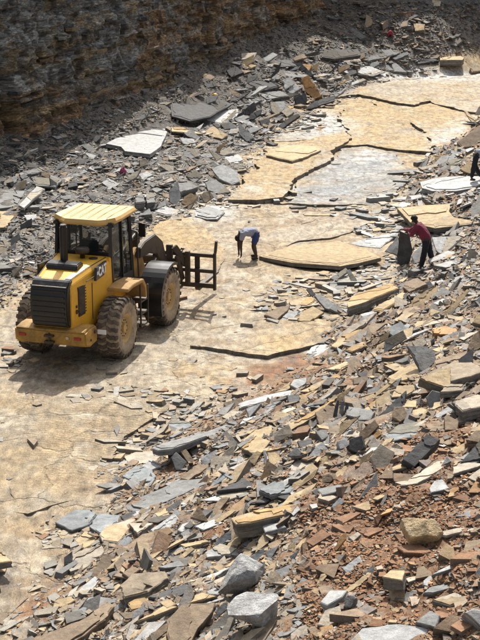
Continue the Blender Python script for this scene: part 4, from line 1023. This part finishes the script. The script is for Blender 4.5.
pc = part('air_precleaner', M_STEEL, LD, lambda bm: lathe(bm, [(0, 0), (.06, 0), (.06, .12), (.17, .14), (.18, .22), (.15, .27), (0, .28)], 20), smooth=True)
pc.rotation_euler = (math.pi / 2, 0, 0); pc.location = (.1, -.14, 2.43)
part('hood_cap', M_BLKD, LD, lambda bm: rod(bm, (.12, -.42, 2.42), (.12, -.42, 2.455), .11, 16))
for s in (-1, 1):
    part('panel_seam', M_BLKD, LD, lambda bm: [bar(bm, (a[0], s * a[1], a[2]), (b[0], s * b[1], b[2]), .012, .012) for a, b in (((-1.36, .425, 2.245), (-.58, .535, 2.365)), ((-.58, .535, 2.365), (.36, .655, 2.435)))])
    part('hood_hinge', M_BLKD, LD, lambda bm: bx(bm, -.55, -.53, s * .63, s * .66, 1.1, 2.0))
    part('lifting_eye', M_STEEL, LD, lambda bm: (rod(bm, (-1.1, s * .935, .95), (-1.1, s * .96, .95), .05, 10), rod(bm, (-1.35, s * .935, .8), (-1.35, s * .95, .8), .03, 8)))
    part('grab_bar', M_BLKD, LD, lambda bm: (rod(bm, (-.9, s * .66, 2.12), (-.2, s * .74, 2.18), .014, 6)))
part('reversing_lamp', M_CHROME, LD, lambda bm: bx(bm, -1.672, -1.63, -.50, -.42, .86, .93), bev=.006)
# chassis under the hood and the cab
part('rear_frame', M_BLKD, LD, lambda bm: (bx(bm, -1.0, 1.4, -.48, .48, .55, 1.0), bx(bm, -.25, .25, -.9, .9, .6, .95)), bev=.02)
# cab
part('cab_base', M_YEL, LD, lambda bm: prism(bm, [(.36, 1.35), (.36, 2.42), (.5, 2.42), (.62, 1.62), (1.9, 1.55), (2.0, 1.25), (.5, 1.2)], -.74, .74), bev=.015)
part('cab_lower_panel', M_BLKD, LD, lambda bm: (bx(bm, .62, 1.95, -.73, -.69, 1.30, 1.75), bx(bm, .62, 1.95, .69, .73, 1.3, 1.75), bx(bm, 1.9, 1.97, -.7, .7, 1.3, 1.9)), bev=.01)
cf = part('cab_frame', M_BLK, LD, lambda bm: (
    [bar(bm, (.50, s * .72, 2.38), (.56, s * .70, 3.26), .09, .09) for s in (-1, 1)], [bar(bm, (1.98, s * .70, 1.4), (1.86, s * .66, 3.26), .08, .1) for s in (-1, 1)],
    [bar(bm, (1.22, s * .735, 1.5), (1.22, s * .70, 3.26), .05, .08) for s in (-1, 1)], bar(bm, (.52, -.72, 2.47), (.52, .72, 2.47), .07, .1),
    bar(bm, (.56, -.7, 3.22), (.56, .7, 3.22), .07, .09), [bar(bm, (.55, s * .7, 3.23), (1.88, s * .66, 3.23), .06, .08) for s in (-1, 1)], [bar(bm, (.6, s * .73, 1.6), (.52, s * .725, 2.45), .07, .08) for s in (-1, 1)]))
def pane(name, pts): return part(name, M_GLASS, LD, lambda bm: (bm.faces.new([bm.verts.new(p) for p in pts]), bmesh.ops.solidify(bm, geom=bm.faces[:], thickness=.008)))
pane('rear_window', [(.525, -.66, 2.52), (.525, .66, 2.52), (.565, .65, 3.18), (.565, -.65, 3.18)])
for s in (-1, 1):
    pane('side_window', [(.62, s * .725, 1.75), (1.18, s * .73, 1.75), (1.18, s * .70, 3.18), (.60, s * .70, 3.18), (.56, s * .72, 2.5)])
    pane('door_window', [(1.27, s * .73, 1.75), (1.92, s * .70, 1.75), (1.84, s * .665, 3.18), (1.27, s * .70, 3.18)])
pane('windscreen', [(1.99, -.66, 1.6), (1.99, .66, 1.6), (1.87, .62, 3.18), (1.87, -.62, 3.18)])
part('door_handle', M_CHROME, LD, lambda bm: bar(bm, (1.3, -.76, 2.0), (1.3, -.76, 2.18), .025, .03))
part('operator_seat', M_SEAT, LD, lambda bm: (bx(bm, .85, 1.35, -.25, .25, 1.85, 2.05), bx(bm, .78, .92, -.25, .25, 2.0, 2.72), bx(bm, .85, 1.3, -.36, -.28, 2.1, 2.2), bx(bm, .85, 1.3, .28, .36, 2.1, 2.2)), bev=.04)
sw = part('steering_wheel', M_BLK, LD, lambda bm: (rod(bm, (1.55, 0, 2.2), (1.75, 0, 1.6), .03), [bar(bm, (1.53 + .06 * math.sin(a) * 0, .19 * math.cos(a), 2.24 + .19 * math.sin(a) * .5), (1.53, .19 * math.cos(a + .53), 2.24 + .19 * math.sin(a + .53) * .5), .025, .025) for a in [k * .5236 for k in range(12)]]))
part('console', M_BLKD, LD, lambda bm: bx(bm, 1.55, 1.85, -.25, .25, 1.5, 1.95), bev=.03)
def roof(bm):
    o = [(.50, -.62), (.62, -.84), (.95, -.86), (2.08, -.80), (2.14, -.70), (2.14, .70), (2.08, .80), (.95, .86), (.62, .84), (.50, .62), (.36, .45), (.36, -.45)]
    R = []
    for (z, k, dz) in ((3.235, .97, 0), (3.27, 1, 0), (3.31, 1, 0), (3.345, .95, 0)):
        R.append([(1.25 + (x - 1.25) * k, y * k, z + (.03 if k < .96 else 0) - (.04 if x < .55 else 0)) for x, y in o])
    loft(bm, R)
rf = part('cab_roof', M_ROOF, LD, roof)
for k in range(6): part('roof_rib', M_ROOF, rf, lambda bm: bar(bm, (.55, -.60 + k * .24, 3.372), (2.0, -.60 + k * .24, 3.386), .02, .008), bev=.004)
for s in (-1, 1): part('roof_lamp', M_BLK, LD, lambda bm: bx(bm, .50, .60, s * .74 - .07, s * .74 + .07, 3.15, 3.24), bev=.015)
for s in (-1, 1):
    mr = part('mirror', M_BLK, LD, lambda bm: (bx(bm, 2.05, 2.10, s * .95 - .09, s * .95 + .09, 2.6, 2.95), bar(bm, (1.93, s * .70, 3.0), (2.07, s * .95, 2.95), .025, .025), bar(bm, (1.95, s * .70, 2.5), (2.07, s * .95, 2.6), .025, .025)), bev=.006)
    part('handrail', M_BLK, LD, lambda bm: (rod(bm, (2.02, s * .86, 1.45), (1.97, s * .84, 2.75), .02, 8), rod(bm, (1.97, s * .84, 2.75), (1.93, s * .70, 2.8), .02, 8), rod(bm, (2.02, s * .86, 1.45), (1.95, s * .72, 1.45), .02, 8)))
    part('rear_fender', M_YELD, LD, lambda bm: prism(bm, [(.18, 1.62), (.2, 1.70), (.55, 1.75), (1.25, 1.72), (1.42, 1.52), (1.46, 1.2), (1.38, 1.2), (1.32, 1.48), (1.18, 1.64), (.55, 1.66)], s * .74, s * 1.30), bev=.012)
    st = part('access_ladder', M_STEEL, LD, lambda bm: (bx(bm, 1.05, 1.6, s * .95, s * 1.28, 1.12, 1.16), bx(bm, 1.1, 1.55, s * 1.0, s * 1.28, .8, .84), bar(bm, (1.08, s * 1.27, .5), (1.06, s * 1.27, 1.6), .04, .03), bar(bm, (1.56, s * 1.27, .5), (1.58, s * 1.27, 1.5), .04, .03), bx(bm, 1.1, 1.55, s * 1.0, s * 1.28, .48, .52)))
# decals
def text_part(body, size, loc, rot, mat, parent, name, bold=.0):
    cu = bpy.data.curves.new('t', 'FONT'); cu.body = body; cu.size = size; cu.extrude = .004; cu.offset = bold; cu.align_x = 'CENTER'; cu.align_y = 'CENTER'
    ob = bpy.data.objects.new('t', cu); dg = bpy.context.evaluated_depsgraph_get(); COL.objects.link(ob); dg.update()
    me = bpy.data.meshes.new_from_object(ob.evaluated_get(dg)); bpy.data.objects.remove(ob); bpy.data.curves.remove(cu)
    o = link(name, me, parent, mat); me.materials.clear(); me.materials.append(mat); o.location = loc; o.rotation_euler = rot; return o
for s in (-1, 1):
    dp = link('decal_panel', None); dp.parent = LD; dp.location = (-.16, s * .70, 2.205); dp.rotation_euler = (0, 0, .075 if s < 0 else math.pi - .075)
    part('decal_backing', M_BLK, dp, lambda bm: prism(bm, [(-.40, -.15), (-.33, .16), (.42, .17), (.42, -.15)], -.045, .02), bev=.004)
    text_part('CAT', .30, (.06, -.052, .01), (math.pi / 2, 0, 0), M_WHITE, dp, 'lettering', .012)
    part('small_mark', M_WHITE, dp, lambda bm: bx(bm, -.33, -.25, -.052, -.046, -.02, .06))
sm = link('model_mark', None); sm.parent = LD; sm.location = (-1.27, -.548, 1.45); sm.rotation_euler = (0, 0, .09)
def ring(bm, r, r2, z, n=16):
    for k in range(n):
        a, b = k * 2 * math.pi / n, (k + 1) * 2 * math.pi / n
        bar(bm, (r * math.cos(a), -.012, z + r * math.sin(a)), (r * math.cos(b), -.012, z + r * math.sin(b)), r2, r2)
part('mark_ring', M_BLKD, sm, lambda bm: ring(bm, .045, .02, 0)); part('mark_dot', M_BLKD, sm, lambda bm: bx(bm, -.03, .03, -.02, 0, .1, .16))
# front frame, fenders, lift arms
part('front_frame', M_YELD, LD, lambda bm: (bx(bm, 2.2, 3.9, -.42, .42, .55, 1.15), prism(bm, [(2.55, 1.1), (2.7, 1.95), (2.95, 2.1), (3.2, 2.0), (3.6, 1.3), (3.8, 1.1)], -.46, -.34), prism(bm, [(2.55, 1.1), (2.7, 1.95), (2.95, 2.1), (3.2, 2.0), (3.6, 1.3), (3.8, 1.1)], .34, .46), bx(bm, 2.95, 3.4, -.95, .95, .6, .95)), bev=.02)
part('articulation_joint', M_STEEL, LD, lambda bm: (bx(bm, 1.3, 2.3, -.3, .3, .62, .72), bx(bm, 1.3, 2.3, -.3, .3, 1.0, 1.1), rod(bm, (1.58, 0, .5), (1.58, 0, 1.35), .09)), bev=.01)
for s in (-1, 1): part('steering_cylinder', M_CHROME, LD, lambda bm: (rod(bm, (1.0, s * .42, .85), (1.8, s * .40, .85), .055), rod(bm, (1.8, s * .40, .85), (2.4, s * .38, .85), .03)))
def arc_fender(bm, s):
    R1, R2 = .90, .93; N = 14; a0, a1 = math.radians(200), math.radians(68); R = []
    y0, y1 = s * .74, s * 1.36
    for k in range(N + 1):
        a = a0 + (a1 - a0) * k / N; c, sn = math.cos(a), math.sin(a); fl = .05
        R.append([(3.16 + R1 * c, y0, WR + R1 * sn), (3.16 + R1 * c, y1, WR + R1 * sn), (3.16 + (R1 - fl) * c, y1 + s * .012, WR + (R1 - fl) * sn), (3.16 + (R1 - fl) * c, y1 + s * .03, WR + (R1 - fl) * sn), (3.16 + R2 * c, y1 + s * .03, WR + R2 * sn), (3.16 + R2 * c, y0, WR + R2 * sn)])
    loft(bm, R)
for s in (-1, 1):
    fd = part('front_fender', M_BLK, LD, lambda bm: arc_fender(bm, s)); part('fender_bracket', M_STEEL, LD, lambda bm: bar(bm, (2.6, s * .4, 1.35), (2.55, s * 1.0, 1.42), .08, .05))
for s in (-1, 1):
    part('lift_arm', M_STEEL, LD, lambda bm: prism(bm, [(2.75, 1.85), (2.8, 2.12), (3.1, 2.22), (3.9, 2.26), (4.45, 1.95), (4.85, 1.2), (4.92, .72), (4.7, .66), (4.5, 1.15), (4.0, 1.68), (3.5, 1.82)], s * .48, s * .62), bev=.02)
    part('lift_cylinder', M_CHROME, LD, lambda bm: (rod(bm, (2.7, s * .55, .95), (3.4, s * .55, 1.25), .07), rod(bm, (3.4, s * .55, 1.25), (4.05, s * .55, 1.55), .035)))
part('cross_tube', M_STEEL, LD, lambda bm: rod(bm, (4.05, -.55, 1.55), (4.05, .55, 1.55), .12, 14))
part('bell_crank', M_STEEL, LD, lambda bm: (prism(bm, [(3.85, 1.0), (3.75, 1.2), (3.9, 1.6), (3.85, 2.15), (3.98, 2.28), (4.15, 2.15), (4.22, 1.6), (4.15, 1.1)], -.07, .07)), bev=.02)
part('tilt_cylinder', M_STEEL, LD, lambda bm: (rod(bm, (2.7, 0, 1.8), (3.45, 0, 2.05), .085), rod(bm, (3.45, 0, 2.05), (3.98, 0, 2.2), .045)))
part('tilt_link', M_STEEL, LD, lambda bm: bar(bm, (4.0, 0, 1.15), (4.95, 0, 1.2), .1, .1))
part('hydraulic_hose', M_BLK, LD, lambda bm: [rod(bm, (2.3 + .35 * k, .18 + .05 * math.sin(k), 1.5 + .22 * k - .03 * k * k), (2.3 + .35 * (k + 1), .18 + .05 * math.sin(k + 1), 1.5 + .22 * (k + 1) - .03 * (k + 1) ** 2), .022, 8) for k in range(5)])
part('coupler', M_STEEL, LD, lambda bm: (bx(bm, 4.85, 4.98, -.72, -.55, .6, 1.75), bx(bm, 4.85, 4.98, .55, .72, .6, 1.75), bx(bm, 4.86, 4.97, -.6, .6, 1.05, 1.25), bx(bm, 4.86, 4.97, -.6, .6, .62, .78), bx(bm, 4.7, 4.95, -.2, .2, 1.0, 1.3), bx(bm, 4.84, 4.99, -1.22, -1.10, .66, 1.6), bx(bm, 4.84, 4.99, 1.10, 1.22, .66, 1.6), bar(bm, (4.9, -1.16, 1.3), (4.9, 1.16, 1.3), .09, .16), bar(bm, (4.7, -.85, 1.75), (4.95, -1.1, 1.2), .1, .18), rod(bm, (4.62, -.95, 1.5), (4.95, -1.0, .8), .07)), bev=.012)
fc = link('fork_carriage', None); fc.parent = LD; fc.location = (5.1, 0, 0)
for z, h in ((1.47, .10), (1.03, .10), (.62, .13)): part('carriage_bar', M_STEEL, fc, lambda bm: bar(bm, (0, -1.9, z), (0, 1.9, z), .1, h), bev=.01)
for y in (-1.88, -.9, .9, 1.88): part('carriage_upright', M_STEEL, fc, lambda bm: prism(bm, [(-.05, .5), (-.05, 1.55), (0.02, 1.56), (.12, 1.85 if abs(y) > 1.5 else 1.56), (.20, 1.88 if abs(y) > 1.5 else 1.56), (.12, 1.6), (.06, 1.5), (.06, .5)], y - .035, y + .035), bev=.008)
for y in (-1.35, 1.35): part('fork_tine', M_STEEL, fc, lambda bm: prism(bm, [(.05, 1.5), (.10, 1.5), (.12, .62), (.2, .56), (1.75, .60), (1.75, .55), (.1, .44), (.05, .52)], y - .07, y + .07), bev=.006)

# ------------------------------------------------------------------ people
def skin_obj(name, joints, edges, mat, parent, root=0, sub=2):
    me = bpy.data.meshes.new(name); me.from_pydata([Vector(j[0]) for j in joints], edges, []); me.update()
    o = link(name, me, parent, mat); md = o.modifiers.new('skin', 'SKIN'); md.use_smooth_shade = True
    sv = me.skin_vertices[0].data if me.skin_vertices else None
    for i, j in enumerate(joints):
        r = j[1]; kf = 1.0 if name in ('hand', 'shoe') else 1.17; r = tuple(q * kf for q in r) if isinstance(r, tuple) else r * kf; sv[i].radius = (r, r) if not isinstance(r, tuple) else r; sv[i].use_root = (i == root)
    sb = o.modifiers.new('sub', 'SUBSURF'); sb.levels = sub; sb.render_levels = sub
    if name not in ('hand', 'shoe', 'body'):
        rm_ = o.modifiers.new('remesh', 'REMESH'); rm_.mode = 'VOXEL'; rm_.voxel_size = .016; rm_.use_smooth_shade = True
        sm_ = o.modifiers.new('smooth', 'SMOOTH'); sm_.iterations = 2; sm_.factor = .5
        if True:
            tx = bpy.data.textures.get('folds') or bpy.data.textures.new('folds', 'CLOUDS'); tx.noise_scale = .09
            dm = o.modifiers.new('folds', 'DISPLACE'); dm.texture = tx; dm.strength = .03; dm.mid_level = .5; dm.texture_coords = 'LOCAL'
    dg = bpy.context.evaluated_depsgraph_get(); dg.update(); m2 = bpy.data.meshes.new_from_object(o.evaluated_get(dg)); o.modifiers.clear(); o.data = m2
    if not m2.materials: m2.materials.append(mat)
    return o
def person(label, foot, yaw, J, mats, hair_r=.105, shorts=False, hand_dirs=None, bald=False):
    """J: joints in metres, x forward, y to the person's own left, z up from the feet."""
    skin_m, shirt_m, trou_m, shoe_m, hair_m = mats
    R = link('person', None); R.location = foot; R.rotation_euler = (0, 0, yaw); tag(R, label, 'person', 'men working slate in the quarry')
    V = lambda k: Vector(J[k]); mid = lambda a, b, t=.5: V(a).lerp(V(b), t)
    js = []; ix = {}
    def add(k, p, r): ix[k] = len(js); js.append((p, r)); return ix[k]
    add('pelvis', V('pelvis'), .115); add('waist', mid('pelvis', 'chest', .45), .10); add('chest', V('chest'), .125); add('neck0', V('neck'), .06)
    hd = (V('head') - V('neck')).normalized(); add('neck1', V('neck') + hd * .06, .048); add('skull0', V('head') - hd * .05, .070); add('skull', V('head'), .088); add('crown', V('head') + hd * .075, .065)
    E = [('pelvis', 'waist'), ('waist', 'chest'), ('chest', 'neck0'), ('neck0', 'neck1'), ('neck1', 'skull0'), ('skull0', 'skull'), ('skull', 'crown')]
    for s in ('l', 'r'):
        add('sh' + s, V('sh' + s), .062); add('el' + s, V('el' + s), .042); add('wr' + s, V('wr' + s), .027); E += [('chest', 'sh' + s), ('sh' + s, 'el' + s), ('el' + s, 'wr' + s)]
        add('hi' + s, V('hi' + s), .088); add('kn' + s, V('kn' + s), .056); add('an' + s, V('an' + s), .038); add('to' + s, V('to' + s), .035); E += [('pelvis', 'hi' + s), ('hi' + s, 'kn' + s), ('kn' + s, 'an' + s), ('an' + s, 'to' + s)]
    b = skin_obj('body', js, [(ix[a], ix[c]) for a, c in E], skin_m, R)
    # hands
    for s in ('l', 'r'):
        w = V('wr' + s); d = (V('ha' + s) - w).normalized(); side = Vector((0, 1, 0)) if abs(d.y) < .8 else Vector((1, 0, 0)); side = (side - d * side.dot(d)).normalized(); nrm = d.cross(side)
        hj = [(w - d * .05, .028), (w, .026), (w + d * .05, (.034, .022)), (w + d * .09, (.036, .018))]; he = [(0, 1), (1, 2), (2, 3)]; cu = Vector((0, 0, -1)) if abs(d.z) < .8 else Vector((1, 0, 0))
        for f in range(4):
            off = side * (-.03 + .02 * f); L = (.062, .074, .07, .055)[f]; a = len(hj)
            hj += [(w + d * .10 + off, .010), (w + d * (.10 + L * .5) + off + cu * .012, .009), (w + d * (.10 + L * .85) + off + cu * .035, .008)]; he += [(3, a), (a, a + 1), (a + 1, a + 2)]
        sg = 1 if s == 'r' else -1; a = len(hj); hj += [(w + d * .045 + side * .04 * sg, .012), (w + d * .08 + side * .06 * sg, .010)]; he += [(2, a), (a, a + 1)]
        skin_obj('hand', hj, he, skin_m, R, sub=1)
    # clothes
    c = [(V('pelvis') + (V('pelvis') - V('chest')).normalized() * .07, .150), (mid('pelvis', 'chest', .45), .15), (V('chest'), .172), (V('neck') - (V('neck') - V('chest')).normalized() * .02, .075)]; e = [(0, 1), (1, 2), (2, 3)]
    for s in ('l', 'r'):
        a = len(c); c += [(V('sh' + s), .088), (mid('sh' + s, 'el' + s, .7 if shorts else 1), .064)]; e += [(2, a), (a, a + 1)]
        if not shorts: c += [(mid('el' + s, 'wr' + s, .75), .042)]; e += [(a + 1, a + 2)]
    skin_obj('shirt', c, e, shirt_m, R)
    c = [(V('pelvis') + (V('chest') - V('pelvis')).normalized() * .13, .120)]; e = []
    for s in ('l', 'r'):
        a = len(c); c += [(V('hi' + s).lerp(V('kn' + s), .12), .098), (mid('hi' + s, 'kn' + s, .9), .078)]; e += [(0, a), (a, a + 1)]
        if not shorts: c += [(mid('kn' + s, 'an' + s, .1), .082), (mid('kn' + s, 'an' + s, .93), .068)]; e += [(a + 1, a + 2), (a + 2, a + 3)]
    skin_obj('shorts' if shorts else 'trousers', c, e, trou_m, R)
    for s in ('l', 'r'):
        an, to = V('an' + s), V('to' + s); d = (to - an); d.z = 0; d.normalize()
        skin_obj('shoe', [(an - d * .05 - Vector((0, 0, .035)), (.038, .045)), (an + d * .06 - Vector((0, 0, .045)), (.045, .036)), (an + d * .15 - Vector((0, 0, .055)), (.042, .027))], [(0, 1), (1, 2)], shoe_m, R, sub=1)
    # face and hair
    f = Vector(J['face']).normalized(); up = hd; f = (f - up * f.dot(up)).normalized(); sd = up.cross(f); hc = V('head') + up * .01
    def ball(name, p, r, m, sc=(1, 1, 1)):
        bm = bmesh.new(); bmesh.ops.create_icosphere(bm, subdivisions=2, radius=r); o = bm_obj(name, bm, m, R, True); o.location = p
        o.rotation_euler = Matrix((f, sd, up)).transposed().to_euler(); o.scale = sc; return o
    ball('nose', hc + f * .098 - up * .01, .016, skin_m, (1, .8, 1.5))
    for q in (-1, 1): ball('ear', hc + sd * .085 * q, .022, skin_m, (.8, .5, 1.4)); ball('eye', hc + f * .082 + sd * .032 * q + up * .012, .011, bpy.data.materials['loader_black'])
    ball('mouth', hc + f * .086 - up * .052, .018, bpy.data.materials['lip'], (.5, 1.3, .4))
    bm = bmesh.new(); bmesh.ops.create_icosphere(bm, subdivisions=4, radius=1)
    for v in bm.verts:
        p = v.co; k = 1 + .05 * math.sin(17 * p.x) * math.sin(13 * p.y + 5 * p.z)
        if p.x > .35 and p.z < .45 or p.z < -.45: k *= .80
        v.co = Vector((p.x * .108, p.y * .100, p.z * .118)) * k
    o = bm_obj('hair', bm, hair_m, R, True); o.location = hc + up * .022 - f * .012; o.rotation_euler = Matrix((f, sd, up)).transposed().to_euler()
    return R
M_SKIN = plain('dark_skin', (.040, .020, .013), .55, bump=.002); plain('lip', (.06, .025, .02), .5)
M_HAIR = plain('black_hair', (.008, .007, .007), .8, bump=.01)
M_MAROON = plain('maroon_cotton', (.17, .022, .048), .9, dirt=.25, dirtcol=(.24, .06, .07), bump=.02)
M_JEANS = plain('black_trousers', (.014, .015, .022), .9, dirt=.2, dirtcol=(.05, .05, .05), bump=.02)
M_LAV = plain('pale_lavender_cotton', (.29, .31, .39), .9, dirt=.25, dirtcol=(.33, .33, .40), bump=.02)
M_BLUE = plain('blue_shorts', (.03, .05, .17), .85, bump=.02)
M_GREYS = plain('light_grey_blue_cotton', (.32, .37, .44), .9, bump=.02)
M_BOOT = plain('brown_shoes', (.12, .07, .045), .8); M_SHOE = plain('dark_shoes', (.03, .025, .022), .7)
# bent man in blue shorts
g = G(254, 258.5)
person('bent man in pale shirt and blue shorts reaching down to the floor', (g.x, g.y, g.z + .0), math.radians(188), dict(
    pelvis=(-.06, 0, .80), chest=(.26, 0, .95), neck=(.42, 0, .84), head=(.47, 0, .70), face=(-.2, 0, -1),
    shl=(.38, .17, .82), ell=(.44, .20, .52), wrl=(.42, .14, .22), hal=(.42, .12, .06), shr=(.38, -.17, .82), elr=(.46, -.20, .50), wrr=(.46, -.12, .20), har=(.46, -.1, .05),
    hil=(-.08, .10, .74), knl=(.06, .17, .42), anl=(-.06, .19, .08), tol=(.12, .21, .04), hir=(-.08, -.10, .74), knr=(-.02, -.15, .42), anr=(-.10, -.17, .08), tor=(.08, -.19, .04)),
    (M_SKIN, M_LAV, M_BLUE, M_SHOE, M_HAIR), shorts=True)
# man in maroon holding the dark slab: facing away to the slab's side
g = G(426, 270); yaw = math.radians(165)
def loc2(p): q = Vector(p) - g; c, s = math.cos(-yaw), math.sin(-yaw); return (q.x * c - q.y * s, q.x * s + q.y * c, q.z)
ha, hb = loc2(HOLD_A + Vector((.02, .0, .03))), loc2(HOLD_B + Vector((-.05, .03, .02)))
def wrist(h, sh): h = Vector(h); d = (Vector(sh) - h).normalized(); return tuple(h + d * .11)
shl, shr = (.30, .16, 1.33), (.24, -.20, 1.31)
wl, wr_ = wrist(hb, shl), wrist(ha, shr)
person('standing man in maroon shirt and dark trousers holding a dark slab', (g.x, g.y, g.z), yaw, dict(
    pelvis=(.0, 0, .93), chest=(.22, 0, 1.27), neck=(.31, 0, 1.41), head=(.385, 0, 1.50), face=(1, 0, -.6),
    shl=shl, ell=(.42, .26, 1.10), wrl=wl, hal=hb, shr=shr, elr=(.50, -.22, 1.14), wrr=wr_, har=ha,
    hil=(.0, .10, .88), knl=(.06, .15, .48), anl=(.14, .20, .09), tol=(.30, .22, .04), hir=(.0, -.10, .88), knr=(-.10, -.13, .48), anr=(-.22, -.16, .09), tor=(-.06, -.18, .04)),
    (M_SKIN, M_MAROON, M_JEANS, M_BOOT, M_HAIR))
# man bending at the frame edge
g = G(472, 188)
person('bent man in light grey blue shirt and black trousers, half out of frame', (g.x, g.y, g.z + .28), math.radians(-8), dict(
    pelvis=(.12, 0, 1.0), chest=(.50, 0, 1.04), neck=(.63, 0, .93), head=(.72, 0, .82), face=(.3, 0, -1),
    shl=(.55, .18, .98), ell=(.56, .22, .68), wrl=(.60, .16, .42), hal=(.62, .14, .3), shr=(.55, -.18, .98), elr=(.57, -.22, .68), wrr=(.62, -.14, .42), har=(.64, -.12, .3),
    hil=(.10, .10, .94), knl=(.08, .13, .50), anl=(.34, .14, .09), tol=(.50, .15, .04), hir=(.10, -.10, .94), knr=(.03, -.13, .50), anr=(-.04, -.14, .09), tor=(.12, -.15, .04)),
    (M_SKIN, M_GREYS, M_JEANS, M_BOOT, M_HAIR))

# ------------------------------------------------------------------ small things left about
g = G(215, 101.5)
hm = link('safety_helmet', None); hm.location = (g.x, g.y, g.z + .22); tag(hm, 'yellow safety helmet lying on the dark slab in the shade', 'helmet')
M_HEL = plain('helmet_yellow', (.75, .42, .02), .35)
part('helmet_shell', M_HEL, hm, lambda bm: lathe(bm, [(0, 0)] and [(0.001, .17), (.06, .165), (.11, .13), (.14, .07), (.15, 0), (.14, 0)], 20), smooth=True).rotation_euler = (math.pi / 2, 0, 0)
part('helmet_brim', M_HEL, hm, lambda bm: rod(bm, (.03, 0, -.01), (.03, 0, .01), .17, 20)).location = (0, 0, 0)
def rag(px, py, w, h, col, label, seed):
    g = G(px, py); rg = np.random.default_rng(seed); n = 14; u, v = np.meshgrid(np.linspace(-1, 1, n), np.linspace(-1, 1, n)); r = np.hypot(u, v)
    X = u * w / 2 * (1 - .25 * v * v); Y = v * w / 2; Z = h * (1 - .6 * r ** 2).clip(0, 1) * (.55 + .9 * vnoise(u * 3 + seed, v * 3, seed)) + .03
    V = np.stack([X.ravel(), Y.ravel(), Z.ravel()], 1); i = np.arange((n - 1) ** 2); a = (i // (n - 1)) * n + i % (n - 1)
    F = np.stack([a, a + 1, a + n + 1, a + n], 1); me = raw_mesh('cloth', V, F.ravel(), [4] * len(F)); me.polygons.foreach_set('use_smooth', [True] * len(F))
    o = link('cloth', me, None, plain('cloth_' + str(seed), col, .9, bump=.02)); o.location = g; md = o.modifiers.new('solid', 'SOLIDIFY'); md.thickness = .012; tag(o, label, 'cloth'); return o
rag(390, 37, .42, .32, (.26, .03, .04), 'crumpled red cloth lying high on the back slope', 3)
rag(123, 174, .26, .2, (.34, .05, .12), 'small crumpled pink cloth on the rubble behind the loader', 4)
